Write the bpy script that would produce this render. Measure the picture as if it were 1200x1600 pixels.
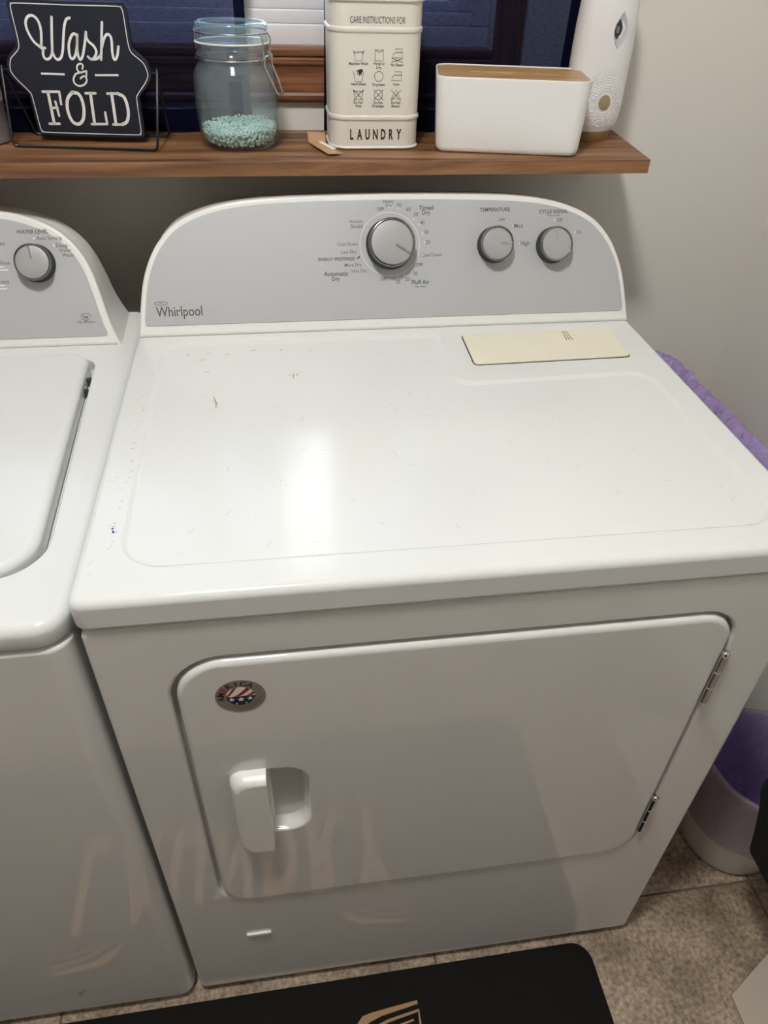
import bpy, bmesh, math, random
from mathutils import Vector, Matrix, noise
from mathutils.geometry import tessellate_polygon

for o in list(bpy.data.objects):
    bpy.data.objects.remove(o)
scene = bpy.context.scene
COL = scene.collection
random.seed(7)

# ------------------------------------------------------------------ camera
cam_d = bpy.data.cameras.new('camera')
cam = bpy.data.objects.new('camera', cam_d)
COL.objects.link(cam)
cam.location = (0.19907, -0.47029, 1.37632)
cam.rotation_euler = (0.894606, -0.0274975, -0.141497)
cam_d.sensor_fit = 'VERTICAL'
cam_d.sensor_height = 36.0
cam_d.sensor_width = 27.0
cam_d.lens = 1138.08 / 1600 * 36.0
cam_d.clip_start = 0.02
scene.camera = cam

# ------------------------------------------------------------------ world, exposure
SKY = 5.0            # daylight outside the window
LAMP = 168.0          # ceiling lamp emission
wd = bpy.data.worlds.new('sky'); scene.world = wd
wd.use_nodes = True
nt = wd.node_tree; nt.nodes.clear()
tc = nt.nodes.new('ShaderNodeTexCoord')
nz = nt.nodes.new('ShaderNodeTexNoise'); nz.inputs['Scale'].default_value = 2.2; nz.inputs['Detail'].default_value = 6
rp = nt.nodes.new('ShaderNodeValToRGB')
rp.color_ramp.elements[0].position = 0.42; rp.color_ramp.elements[0].color = (0.52, 0.73, 1.0, 1)
rp.color_ramp.elements[1].position = 0.60; rp.color_ramp.elements[1].color = (1, 1, 1, 1)
bg = nt.nodes.new('ShaderNodeBackground'); bg.inputs['Strength'].default_value = SKY
wo = nt.nodes.new('ShaderNodeOutputWorld')
nt.links.new(tc.outputs['Generated'], nz.inputs['Vector'])
nt.links.new(nz.outputs['Fac'], rp.inputs['Fac'])
nt.links.new(rp.outputs['Color'], bg.inputs['Color'])
nt.links.new(bg.outputs['Background'], wo.inputs['Surface'])
vs = scene.view_settings
vs.view_transform = 'Standard'; vs.look = 'None'; vs.gamma = 1.0; vs.exposure = 0.0
vs.use_curve_mapping = False

# ------------------------------------------------------------------ materials
def lin(c):
    return tuple((v / 12.92 if v <= 0.04045 else ((v + 0.055) / 1.055) ** 2.4) for v in (x / 255 for x in c))

def pm(name, rgb, rough=0.5, metal=0.0, spec=0.5, bump=None, vary=None, **kw):
    """procedural principled material; bump=(scale,strength,distance); vary=(scale,amount)"""
    m = bpy.data.materials.new(name); m.use_nodes = True
    t = m.node_tree; b = t.nodes['Principled BSDF']
    c = lin(rgb)
    b.inputs['Base Color'].default_value = (*c, 1)
    b.inputs['Roughness'].default_value = rough
    b.inputs['Metallic'].default_value = metal
    b.inputs['Specular IOR Level'].default_value = spec
    for k, v in kw.items():
        b.inputs[k.replace('_', ' ')].default_value = v
    co = t.nodes.new('ShaderNodeTexCoord')
    if vary:
        n = t.nodes.new('ShaderNodeTexNoise'); n.inputs['Scale'].default_value = vary[0]; n.inputs['Detail'].default_value = 4
        r = t.nodes.new('ShaderNodeValToRGB')
        lo = tuple(max(0, x * (1 - vary[1])) for x in c); hi = tuple(min(1, x * (1 + vary[1])) for x in c)
        r.color_ramp.elements[0].position = .3; r.color_ramp.elements[0].color = (*lo, 1)
        r.color_ramp.elements[1].position = .7; r.color_ramp.elements[1].color = (*hi, 1)
        t.links.new(co.outputs['Object'], n.inputs['Vector']); t.links.new(n.outputs['Fac'], r.inputs['Fac'])
        t.links.new(r.outputs['Color'], b.inputs['Base Color'])
    if bump:
        n = t.nodes.new('ShaderNodeTexNoise'); n.inputs['Scale'].default_value = bump[0]; n.inputs['Detail'].default_value = 3
        bu = t.nodes.new('ShaderNodeBump'); bu.inputs['Strength'].default_value = bump[1]; bu.inputs['Distance'].default_value = bump[2]
        t.links.new(co.outputs['Object'], n.inputs['Vector']); t.links.new(n.outputs['Fac'], bu.inputs['Height'])
        t.links.new(bu.outputs['Normal'], b.inputs['Normal'])
    return m

def wood(name, dark, mid, light, stretch=(3, 60, 60), rough=.5, axis_scale=1.0):
    m = bpy.data.materials.new(name); m.use_nodes = True
    t = m.node_tree; b = t.nodes['Principled BSDF']
    co = t.nodes.new('ShaderNodeTexCoord'); mp = t.nodes.new('ShaderNodeMapping')
    mp.inputs['Scale'].default_value = stretch
    n = t.nodes.new('ShaderNodeTexNoise'); n.inputs['Scale'].default_value = axis_scale; n.inputs['Detail'].default_value = 8
    n.inputs['Roughness'].default_value = .65; n.inputs['Distortion'].default_value = .6
    r = t.nodes.new('ShaderNodeValToRGB')
    r.color_ramp.elements[0].position = .36; r.color_ramp.elements[0].color = (*lin(dark), 1)
    r.color_ramp.elements[1].position = .64; r.color_ramp.elements[1].color = (*lin(light), 1)
    e = r.color_ramp.elements.new(.5); e.color = (*lin(mid), 1)
    bu = t.nodes.new('ShaderNodeBump'); bu.inputs['Strength'].default_value = .25; bu.inputs['Distance'].default_value = .0008
    L = t.links.new
    L(co.outputs['Object'], mp.inputs['Vector']); L(mp.outputs['Vector'], n.inputs['Vector'])
    L(n.outputs['Fac'], r.inputs['Fac']); L(r.outputs['Color'], b.inputs['Base Color'])
    L(n.outputs['Fac'], bu.inputs['Height']); L(bu.outputs['Normal'], b.inputs['Normal'])
    b.inputs['Roughness'].default_value = rough
    return m

def tile_mat(name):
    m = bpy.data.materials.new(name); m.use_nodes = True
    t = m.node_tree; b = t.nodes['Principled BSDF']; L = t.links.new
    co = t.nodes.new('ShaderNodeTexCoord')
    n1 = t.nodes.new('ShaderNodeTexNoise'); n1.inputs['Scale'].default_value = 9; n1.inputs['Detail'].default_value = 9; n1.inputs['Roughness'].default_value = .7
    r1 = t.nodes.new('ShaderNodeValToRGB')
    r1.color_ramp.elements[0].position = .34; r1.color_ramp.elements[0].color = (*lin((118, 102, 87)), 1)
    r1.color_ramp.elements[1].position = .66; r1.color_ramp.elements[1].color = (*lin((182, 165, 146)), 1)
    n2 = t.nodes.new('ShaderNodeTexNoise'); n2.inputs['Scale'].default_value = 130; n2.inputs['Detail'].default_value = 4
    r2 = t.nodes.new('ShaderNodeValToRGB')
    r2.color_ramp.elements[0].position = .30; r2.color_ramp.elements[0].color = (.62, .60, .57, 1)
    r2.color_ramp.elements[1].position = .46; r2.color_ramp.elements[1].color = (1, 1, 1, 1)
    e = r2.color_ramp.elements.new(.70); e.color = (1.6, 1.54, 1.46, 1)
    n3 = t.nodes.new('ShaderNodeTexNoise'); n3.inputs['Scale'].default_value = 5; n3.inputs['Detail'].default_value = 10; n3.inputs['Distortion'].default_value = 1.5
    r3 = t.nodes.new('ShaderNodeValToRGB')       # thin dark veins
    r3.color_ramp.elements[0].position = .488; r3.color_ramp.elements[0].color = (1, 1, 1, 1)
    r3.color_ramp.elements[1].position = .512; r3.color_ramp.elements[1].color = (1, 1, 1, 1)
    e = r3.color_ramp.elements.new(.5); e.color = (.62, .58, .55, 1)
    mx = t.nodes.new('ShaderNodeMix'); mx.data_type = 'RGBA'; mx.blend_type = 'MULTIPLY'; mx.inputs['Factor'].default_value = 1
    mx2 = t.nodes.new('ShaderNodeMix'); mx2.data_type = 'RGBA'; mx2.blend_type = 'MULTIPLY'; mx2.inputs['Factor'].default_value = .8
    for n in (n1, n2, n3): L(co.outputs['Object'], n.inputs['Vector'])
    L(n1.outputs['Fac'], r1.inputs['Fac']); L(n2.outputs['Fac'], r2.inputs['Fac']); L(n3.outputs['Fac'], r3.inputs['Fac'])
    L(r1.outputs['Color'], mx.inputs['A']); L(r2.outputs['Color'], mx.inputs['B'])
    L(mx.outputs['Result'], mx2.inputs['A']); L(r3.outputs['Color'], mx2.inputs['B'])
    L(mx2.outputs['Result'], b.inputs['Base Color'])
    bu = t.nodes.new('ShaderNodeBump'); bu.inputs['Strength'].default_value = .3; bu.inputs['Distance'].default_value = .001
    L(n2.outputs['Fac'], bu.inputs['Height']); L(bu.outputs['Normal'], b.inputs['Normal'])
    b.inputs['Roughness'].default_value = .55
    return m

def glass_mat(name, tint=(1, 1, 1), rough=0.0, ior=1.45):
    m = bpy.data.materials.new(name); m.use_nodes = True
    t = m.node_tree; b = t.nodes['Principled BSDF']
    b.inputs['Base Color'].default_value = (*tint, 1); b.inputs['Roughness'].default_value = rough
    b.inputs['IOR'].default_value = ior; b.inputs['Transmission Weight'].default_value = 1
    return m

def pane_mat(name):
    m = bpy.data.materials.new(name); m.use_nodes = True
    t = m.node_tree; t.nodes.clear()
    o = t.nodes.new('ShaderNodeOutputMaterial'); mx = t.nodes.new('ShaderNodeMixShader'); fr = t.nodes.new('ShaderNodeFresnel')
    tr = t.nodes.new('ShaderNodeBsdfTransparent'); gl = t.nodes.new('ShaderNodeBsdfGlossy'); gl.inputs['Roughness'].default_value = .01
    fr.inputs['IOR'].default_value = 1.45
    t.links.new(fr.outputs[0], mx.inputs[0]); t.links.new(tr.outputs[0], mx.inputs[1]); t.links.new(gl.outputs[0], mx.inputs[2]); t.links.new(mx.outputs[0], o.inputs[0])
    return m

def jar_mat(name, milk=.055, col=(.78, .86, .95)):
    """clear jar glass: fresnel mirror over a faintly milky see-through body"""
    m = bpy.data.materials.new(name); m.use_nodes = True
    t = m.node_tree; t.nodes.clear(); L = t.links.new
    o = t.nodes.new('ShaderNodeOutputMaterial'); mx = t.nodes.new('ShaderNodeMixShader'); lw_ = t.nodes.new('ShaderNodeLayerWeight'); lw_.inputs['Blend'].default_value = .5; m2 = t.nodes.new('ShaderNodeMixShader')
    tr = t.nodes.new('ShaderNodeBsdfTransparent'); tr.inputs['Color'].default_value = (.93, .97, .985, 1)
    df = t.nodes.new('ShaderNodeBsdfDiffuse'); df.inputs['Color'].default_value = (*col, 1)
    gl = t.nodes.new('ShaderNodeBsdfGlossy'); gl.inputs['Roughness'].default_value = .03
    m2.inputs[0].default_value = milk
    pw = t.nodes.new('ShaderNodeMath'); pw.operation = 'POWER'; pw.inputs[1].default_value = 4.0
    ma_ = t.nodes.new('ShaderNodeMath'); ma_.operation = 'MULTIPLY_ADD'; ma_.inputs[1].default_value = .85; ma_.inputs[2].default_value = .045
    L(lw_.outputs['Facing'], pw.inputs[0]); L(pw.outputs[0], ma_.inputs[0])
    L(tr.outputs[0], m2.inputs[1]); L(df.outputs[0], m2.inputs[2]); L(ma_.outputs[0], mx.inputs[0]); L(m2.outputs[0], mx.inputs[1]); L(gl.outputs[0], mx.inputs[2]); L(mx.outputs[0], o.inputs[0])
    return m

def sheer_mat(name, rgb, clear, tint, translucent=.3, rough=.8, gloss=0.0, weave=None, wrinkle=0):
    """thin cloth or film: partly see-through, partly diffuse, partly translucent"""
    m = bpy.data.materials.new(name); m.use_nodes = True
    t = m.node_tree; t.nodes.clear(); L = t.links.new
    o = t.nodes.new('ShaderNodeOutputMaterial')
    tr = t.nodes.new('ShaderNodeBsdfTransparent'); tr.inputs['Color'].default_value = (*lin(tint), 1)
    df = t.nodes.new('ShaderNodeBsdfPrincipled'); df.inputs['Base Color'].default_value = (*lin(rgb), 1); df.inputs['Roughness'].default_value = rough
    df.inputs['Specular IOR Level'].default_value = gloss
    tl = t.nodes.new('ShaderNodeBsdfTranslucent'); tl.inputs['Color'].default_value = (*lin(rgb), 1)
    m1 = t.nodes.new('ShaderNodeMixShader'); m1.inputs[0].default_value = translucent
    m2 = t.nodes.new('ShaderNodeMixShader'); m2.inputs[0].default_value = clear
    L(df.outputs[0], m1.inputs[1]); L(tl.outputs[0], m1.inputs[2]); L(m1.outputs[0], m2.inputs[1]); L(tr.outputs[0], m2.inputs[2]); L(m2.outputs[0], o.inputs[0])
    if wrinkle:
        co = t.nodes.new('ShaderNodeTexCoord'); mp = t.nodes.new('ShaderNodeMapping'); mp.inputs['Scale'].default_value = (90, 90, 26)
        n = t.nodes.new('ShaderNodeTexNoise'); n.inputs['Scale'].default_value = 1; n.inputs['Detail'].default_value = 5; n.inputs['Distortion'].default_value = .8
        bu = t.nodes.new('ShaderNodeBump'); bu.inputs['Strength'].default_value = wrinkle; bu.inputs['Distance'].default_value = .012
        L(co.outputs['Object'], mp.inputs['Vector']); L(mp.outputs['Vector'], n.inputs['Vector']); L(n.outputs['Fac'], bu.inputs['Height']); L(bu.outputs['Normal'], df.inputs['Normal']); L(bu.outputs['Normal'], tl.inputs['Normal'])
    if weave:
        co = t.nodes.new('ShaderNodeTexCoord'); mp = t.nodes.new('ShaderNodeMapping'); mp.inputs['Scale'].default_value = (weave * .35, 1, weave)
        n = t.nodes.new('ShaderNodeTexNoise'); n.inputs['Scale'].default_value = 1; n.inputs['Detail'].default_value = 2
        mr = t.nodes.new('ShaderNodeMapRange'); mr.inputs[1].default_value = .3; mr.inputs[2].default_value = .7
        mr.inputs[3].default_value = clear - .07; mr.inputs[4].default_value = clear + .07
        L(co.outputs['Object'], mp.inputs['Vector']); L(mp.outputs['Vector'], n.inputs['Vector']); L(n.outputs['Fac'], mr.inputs[0]); L(mr.outputs[0], m2.inputs[0])
    return m

def emis(name, rgb, s):
    m = bpy.data.materials.new(name); m.use_nodes = True
    t = m.node_tree; b = t.nodes['Principled BSDF']
    b.inputs['Base Color'].default_value = (*lin(rgb), 1)
    b.inputs['Emission Color'].default_value = (*lin(rgb), 1); b.inputs['Emission Strength'].default_value = s
    return m

M = dict(
    enamel=pm('white_enamel', (224, 224, 222), .035, spec=.85),
    enamel_top=pm('worn_white_enamel', (224, 227, 226), .14, spec=.42, bump=(160, .03, .0005)),
    plastic=pm('white_plastic', (232, 232, 230), .32),
    panel=pm('silver_panel', (182, 184, 187), .48, metal=.12, bump=(900, .05, .0002)),
    knob=pm('satin_silver', (178, 180, 182), .36, metal=.45),
    chrome=pm('chrome', (205, 207, 208), .12, metal=1.0), ringmetal=pm('ring_metal', (140, 142, 145), .16, metal=1.0),
    dark=pm('dark_grey', (52, 54, 58), .5),
    print_=pm('print_grey', (88, 90, 94), .6),
    printw=pm('print_white', (236, 236, 236), .6),
    cream=pm('aged_cream_plastic', (232, 228, 208), .4, vary=(9, .04)),
    black=pm('black_rubber', (11, 10, 10), .8, spec=.25, bump=(700, .2, .0006)),
    tan=pm('tan_print', (168, 130, 94), .7),
    wall=pm('wall_paint', (230, 227, 220), .7, bump=(350, .12, .0006)),
    ceil=pm('ceiling_paint', (235, 234, 230), .8, bump=(300, .2, .001)),
    grout=pm('grout', (118, 104, 90), .9, bump=(300, .3, .001)),
    tile=tile_mat('stone_tile'),
    shelfwood=wood('stained_shelf_wood', (80, 52, 33), (124, 86, 56), (158, 116, 80), (2.4, 40, 40), .5),
    oak=wood('oak_trim', (78, 44, 28), (122, 76, 50), (152, 102, 72), (5, 70, 120), .42),
    oakv=wood('oak_trim_upright', (78, 44, 28), (122, 76, 50), (152, 102, 72), (70, 70, 5), .42),
    bamboo=wood('bamboo', (164, 124, 80), (190, 152, 104), (204, 168, 120), (3, 90, 40), .4),
    walnut=wood('dark_walnut', (44, 28, 18), (70, 46, 30), (92, 62, 42), (60, 60, 3), .45),
    vinyl=pm('white_vinyl', (236, 235, 238), .35),
    navy_sign=pm('navy_sign_paint', (22, 28, 44), .55),
    bone=pm('bone_white_paint', (238, 238, 236), .6),
    wire=pm('black_wire', (22, 22, 26), .35),
    curtain=sheer_mat('navy_sheer_fabric', (30, 32, 58), .45, (186, 196, 226), .5, weave=420),
    hem=sheer_mat('navy_hem_fabric', (30, 32, 50), .10, (120, 130, 165), .15, weave=420),
    glass=jar_mat('jar_glass'), lidglass=jar_mat('lid_glass', .14, (.55, .80, .95)),  # lid's blue is the sky's reflection put into the glass colour
    pane=pane_mat('window_glass'),
    bead=pm('mint_bead', (214, 240, 228), .5),
    steel=pm('steel_wire', (190, 188, 184), .22, metal=1.0),
    tin=pm('cream_painted_tin', (226, 222, 212), .36),
    ink=pm('black_ink', (44, 44, 46), .6),
    softwhite=pm('white_ceramic', (238, 239, 238), .38),
    fresh=pm('white_matte_plastic', (236, 235, 236), .42),
    gold=pm('champagne_plastic', (172, 154, 118), .38, metal=.25),
    kraft=pm('kraft_card', (186, 148, 116), .8, vary=(60, .08)),
    paper=pm('white_paper', (235, 233, 230), .7),
    grey_can=pm('grey_canister', (120, 118, 122), .5),
    pale_can=pm('pale_canister', (196, 196, 200), .5),
    binplastic=pm('bin_plastic', (206, 202, 196), .4),
    liner=sheer_mat('purple_liner', (226, 208, 255), .12, (206, 190, 250), .5, rough=.14, gloss=1.0, wrinkle=1),
    liner_out=sheer_mat('purple_liner_fold', (196, 184, 200), .55, (236, 228, 240), .4, rough=.25, gloss=.6, wrinkle=.6),
    blackcloth=pm('black_cloth', (16, 16, 18), .85, bump=(60, .5, .004)),
    board=pm('beige_board', (196, 184, 172), .6),
    silver=pm('silver_foil', (150, 142, 132), .35, metal=.35),
    red=pm('badge_red', (160, 32, 30), .5), blue=pm('badge_navy', (24, 28, 62), .5), white=pm('badge_white', (240, 238, 236), .5),
    rust=pm('rust_stain', (150, 112, 62), .9), scratch=pm('scratch_grey', (168, 166, 162), .8), scuff=pm('scuff_blue', (40, 46, 110), .8),
    lampglow=emis('lamp_glow', (255, 252, 247), LAMP), lampbase=pm('lamp_base', (230, 230, 228), .4),
    rod=pm('curtain_rod_metal', (40, 40, 42), .3, metal=.8),
    grass=pm('lawn', (92, 108, 66), .95, vary=(3, .3)),
)

# ------------------------------------------------------------------ geometry helpers
def rpoly(pts, rad, inset=0.0, n=6):
    """counter-clockwise polygon with filleted corners, edges moved inward by inset"""
    N = len(pts); P = [Vector(p) for p in pts]
    if not isinstance(rad, (list, tuple)): rad = [rad] * N
    nrm = []
    for i in range(N):
        d = (P[(i + 1) % N] - P[i]).normalized(); nrm.append(Vector((-d.y, d.x)))
    Q = []
    for i in range(N):
        a, b = nrm[i - 1], nrm[i]
        k = 1 + a.dot(b)
        Q.append(P[i] + (a + b) * (inset / max(k, 1e-6)))
    out = []
    for i in range(N):
        p0, p1, p2 = Q[i - 1], Q[i], Q[(i + 1) % N]
        d0 = (p1 - p0).normalized(); d1 = (p2 - p1).normalized()
        cr = d0.x * d1.y - d0.y * d1.x; ang = math.atan2(cr, d0.dot(d1))
        r = max(1e-4, rad[i] - inset if ang > 0 else rad[i] + inset)
        t = r * math.tan(abs(ang) / 2)
        s = p1 - d0 * t
        side = Vector((-d0.y, d0.x)) * (1 if ang > 0 else -1)
        c = s + side * r
        for j in range(n + 1):
            a = ang * j / n
            v = s - c
            out.append(c + Vector((v.x * math.cos(a) - v.y * math.sin(a), v.x * math.sin(a) + v.y * math.cos(a))))
    return [(v.x, v.y) for v in out]

def rrect(x0, x1, y0, y1, r, inset=0.0, n=6):
    return rpoly([(x0, y0), (x1, y0), (x1, y1), (x0, y1)], r, inset, n)

def smoothline(pts, sub=8, closed=False):
    P = [Vector(p) for p in pts]; N = len(P); out = []
    rng = range(N if closed else N - 1)
    for i in rng:
        p0 = P[i - 1] if (closed or i > 0) else P[0] * 2 - P[1]
        p1 = P[i]; p2 = P[(i + 1) % N]
        p3 = P[(i + 2) % N] if (closed or i + 2 < N) else p2 * 2 - p1
        for j in range(sub):
            t = j / sub
            out.append(.5 * ((2 * p1) + (p2 - p0) * t + (2 * p0 - 5 * p1 + 4 * p2 - p3) * t * t + (3 * p1 - p0 - 3 * p2 + p3) * t ** 3))
    if not closed: out.append(P[-1])
    return out

XY = lambda a, b, c: (a, b, c)
XZ = lambda a, b, c: (a, c, b)        # plane facing -y, c is depth

class MB:
    def __init__(s): s.V = []; s.F = []
    def add(s, V, F):
        o = len(s.V); s.V += [tuple(v) for v in V]; s.F += [tuple(i + o for i in f) for f in F]; return s
    def loft(s, loops, cap0=True, cap1=True, closed=True):
        n = len(loops[0]); V = [v for l in loops for v in l]; F = []
        for k in range(len(loops) - 1):
            for i in range(n if closed else n - 1):
                j = (i + 1) % n
                F.append((k * n + i, k * n + j, (k + 1) * n + j, (k + 1) * n + i))
        if cap0: F.append(tuple(range(n))[::-1])
        if cap1: F.append(tuple(range((len(loops) - 1) * n, len(loops) * n)))
        return s.add(V, F)
    def slab(s, fn, c0, c1, e, mp=XY, e0=0.0, ne=4, top=True, bottom=True):
        """extrude loop function fn(inset) between c0 and c1, rounded edge e at c1 and e0 at c0"""
        sg = 1 if c1 > c0 else -1; L = []
        if e0 > 0:
            for k in range(ne + 1):
                a = math.pi / 2 * k / ne; L.append((e0 * (1 - math.sin(a)), c0 + sg * e0 * (1 - math.cos(a))))
        else: L.append((0, c0))
        if e > 0:
            for k in range(ne + 1):
                a = math.pi / 2 * k / ne; L.append((e * (1 - math.cos(a)), c1 - sg * e * (1 - math.sin(a))))
        else: L.append((0, c1))
        return s.loft([[mp(a, b, c) for a, b in fn(i)] for i, c in L], bottom, top)
    def plate(s, outer, holes, c0, c1, e, mp=XY, eh=None, ne=4, depth_hole=None):
        """flat plate facing c1 with holes; outer(inset), hole(grow)"""
        eh = e if eh is None else eh; sg = 1 if c1 > c0 else -1
        loops = [outer(e)] + [h(eh) for h in holes]
        flat = [Vector((a, b, 0)) for l in loops for a, b in l]
        tr = tessellate_polygon([[Vector((a, b, 0)) for a, b in l] for l in loops])
        s.add([mp(v.x, v.y, c1) for v in flat], tr)
        for k, (f, ee) in enumerate([(outer, e)] + [(h, eh) for h in holes]):
            L = [(ee, c1)] + [(ee * (1 - math.sin(math.pi / 2 * j / ne)), c1 - sg * ee * (1 - math.cos(math.pi / 2 * j / ne))) for j in range(1, ne + 1)]
            L.append((0, c0))
            s.loft([[mp(a, b, c) for a, b in f(i)] for i, c in L], False, False)
        return s
    def box(s, x0, x1, y0, y1, z0, z1):
        return s.add([(x0, y0, z0), (x1, y0, z0), (x1, y1, z0), (x0, y1, z0), (x0, y0, z1), (x1, y0, z1), (x1, y1, z1), (x0, y1, z1)],
                     [(0, 3, 2, 1), (4, 5, 6, 7), (0, 1, 5, 4), (1, 2, 6, 5), (2, 3, 7, 6), (3, 0, 4, 7)])
    def rbox(s, x0, x1, y0, y1, z0, z1, e=.002):
        return s.slab(lambda i: rrect(x0, x1, y0, y1, max(e, .001), i, 3), z0, z1, e, XY, e, 3)
    def tube(s, path, r, n=8, closed=False):
        P = [Vector(p) for p in path]; N = len(P); loops = []; up = None
        for i in range(N):
            a = P[i - 1] if (closed or i > 0) else P[0]; b = P[(i + 1) % N] if (closed or i < N - 1) else P[-1]
            t = (b - a).normalized()
            if up is None:
                up = t.orthogonal().normalized()
            up = (up - t * up.dot(t)).normalized(); v = t.cross(up)
            rr = r[i] if isinstance(r, (list, tuple)) else r
            loops.append([tuple(P[i] + (up * math.cos(2 * math.pi * k / n) + v * math.sin(2 * math.pi * k / n)) * rr) for k in range(n)])
        if closed: loops.append(loops[0]); return s.loft(loops, False, False)
        return s.loft(loops)
    def lathe(s, prof, c, n=40, cap0=True, cap1=True):
        return s.loft([[(c[0] + r * math.cos(2 * math.pi * k / n), c[1] + r * math.sin(2 * math.pi * k / n), c[2] + z) for k in range(n)] for r, z in prof], cap0, cap1)
    def ribbon(s, pts, w, mp, c, cap=6, closed=False):
        """flat stroke with round ends in a plane frame"""
        P = [Vector(p) for p in pts]; N = len(P); A = []; B = []
        for i in range(N):
            a = P[i - 1] if (closed or i > 0) else P[0]; b = P[(i + 1) % N] if (closed or i < N - 1) else P[-1]
            t = (b - a).normalized(); nn = Vector((-t.y, t.x)) * (w / 2)
            A.append(P[i] + nn); B.append(P[i] - nn)
        if closed: A.append(A[0]); B.append(B[0])
        V = [mp(v.x, v.y, c) for v in A] + [mp(v.x, v.y, c) for v in B]; n = len(A)
        s.add(V, [(i, n + i, n + i + 1, i + 1) for i in range(n - 1)])
        if not closed and cap:
            for p in (P[0], P[-1]): s.disc(p.x, p.y, w / 2, mp, c, cap * 2)
        return s
    def disc(s, x, y, r, mp, c, n=16, ry=None):
        ry = r if ry is None else ry
        return s.add([mp(x + r * math.cos(2 * math.pi * k / n), y + ry * math.sin(2 * math.pi * k / n), c) for k in range(n)], [tuple(range(n))])
    def flat(s, pts, mp, c):
        tr = tessellate_polygon([[Vector((a, b, 0)) for a, b in pts]])
        return s.add([mp(a, b, c) for a, b in pts], tr)
    def ico(s, c, r, sq=(1, 1, 1), sub=1):
        V, F = ICO[sub]
        return s.add([(c[0] + v[0] * r * sq[0], c[1] + v[1] * r * sq[1], c[2] + v[2] * r * sq[2]) for v in V], F)
    def text(s, body, mp, c, cx, cy, width=None, size=None, xs=1.0, bold=0.0, ys=1.0):
        V, F, w = glyphs(body, bold)
        k = (width / w / xs) if width else size
        return s.add([mp(cx + x * k * xs, cy + y * k * ys, c) for x, y in V], F)
    def build(s, name, mat, parent=None, sharp=38, wn=False, smooth=True, recalc=True):
        me = bpy.data.meshes.new(name)
        me.from_pydata(s.V, [], s.F); me.update()
        bm = bmesh.new(); bm.from_mesh(me)
        bmesh.ops.remove_doubles(bm, verts=bm.verts, dist=1e-6)
        if recalc: bmesh.ops.recalc_face_normals(bm, faces=bm.faces)
        bm.to_mesh(me); bm.free()
        if smooth:
            for p in me.polygons: p.use_smooth = True
            me.set_sharp_from_angle(angle=math.radians(sharp))
        me.materials.append(M[mat] if isinstance(mat, str) else mat)
        o = bpy.data.objects.new(name, me); COL.objects.link(o)
        if wn:
            md = o.modifiers.new('weighted', 'WEIGHTED_NORMAL'); md.keep_sharp = True; md.weight = 100
        if parent: attach(o, parent)
        return o

WORLD = {}
def attach(o, parent):
    o.parent = parent
    o.matrix_parent_inverse = Matrix.Translation(-WORLD.get(parent.name, Vector((0, 0, 0))))

ICO = {}
for sub in (1, 2):
    b_ = bmesh.new(); bmesh.ops.create_icosphere(b_, subdivisions=sub, radius=1)
    b_.verts.ensure_lookup_table()
    ICO[sub] = ([tuple(v.co) for v in b_.verts], [tuple(v.index for v in f.verts) for f in b_.faces]); b_.free()

_gl = {}
def glyphs(body, bold=0.0):
    key = (body, bold)
    if key in _gl: return _gl[key]
    cu = bpy.data.curves.new('glyph', 'FONT'); cu.body = body; cu.size = 1.0; cu.align_x = 'LEFT'; cu.offset = bold; cu.resolution_u = 3
    ob = bpy.data.objects.new('glyph', cu)
    me = bpy.data.meshes.new_from_object(ob)
    vs_ = [(v.co.x, v.co.y) for v in me.vertices]; fs = [tuple(p.vertices) for p in me.polygons]
    bpy.data.objects.remove(ob); bpy.data.curves.remove(cu); bpy.data.meshes.remove(me)
    x0 = min(v[0] for v in vs_); x1 = max(v[0] for v in vs_)
    cap = .36
    vs_ = [(x - (x0 + x1) / 2, y - cap) for x, y in vs_]
    _gl[key] = (vs_, fs, x1 - x0)
    return _gl[key]

def thing(name, label, cat, loc, group=None):
    o = bpy.data.objects.new(name, None); COL.objects.link(o); o.location = loc; o.empty_display_size = .05
    WORLD[o.name] = Vector(loc)
    o['label'] = label; o['category'] = cat
    if group: o['group'] = group
    return o

def tag(o, label, cat, group=None, kind=None):
    o['label'] = label; o['category'] = cat
    if group: o['group'] = group
    if kind: o['kind'] = kind
    return o

def struct(o, label=None):
    o['kind'] = 'structure'
    if label: o['label'] = label
    return o

# ================================================================== THE ROOM
YW, XR = 0.80, 1.105                 # back wall, right wall
XL, YF, ZC = -1.70, -1.50, 2.44
WX0, WX1, WZ0, WZ1 = -0.50, 0.548, 1.236, 2.02   # window opening
# floor: grout bed with stone tiles laid on it
fl = struct(MB().box(XL - .1, XR + .1, YF - .1, YW + .1, -.06, -.002).build('floor', 'grout', smooth=False), 'stone look tile floor')
TX, TY, TG = .612, .305, .004
tile_me = None
for i in range(-3, 3):
    for j in range(-6, 4):
        x0 = -.219 + i * TX; y0 = .055 + j * TY
        ax, bx_ = max(x0, XL), min(x0 + TX, XR); ay, by = max(y0, YF), min(y0 + TY, YW)
        if bx_ - ax < .02 or by - ay < .02: continue
        full = (bx_ - ax > TX - 1e-4) and (by - ay > TY - 1e-4)
        if full and tile_me:
            o = bpy.data.objects.new('tile', tile_me); COL.objects.link(o); o.location = (ax - tile0[0], ay - tile0[1], 0); attach(o, fl)
        else:
            o = MB().slab(lambda q: rrect(ax + TG / 2, bx_ - TG / 2, ay + TG / 2, by - TG / 2, .003, q, 2), -.003, 0, .0012, XY, 0, 2).build('tile', 'tile', fl, wn=True)
            if full: tile_me = o.data; tile0 = (ax, ay)
wb = MB().plate(lambda q: rrect(XL - .1, XR + .1, 0, ZC, .001, q, 1), [lambda g: rrect(WX0, WX1, WZ0, WZ1, .001, -g, 1)], YW + .14, YW, 0.0005, XZ)
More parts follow.
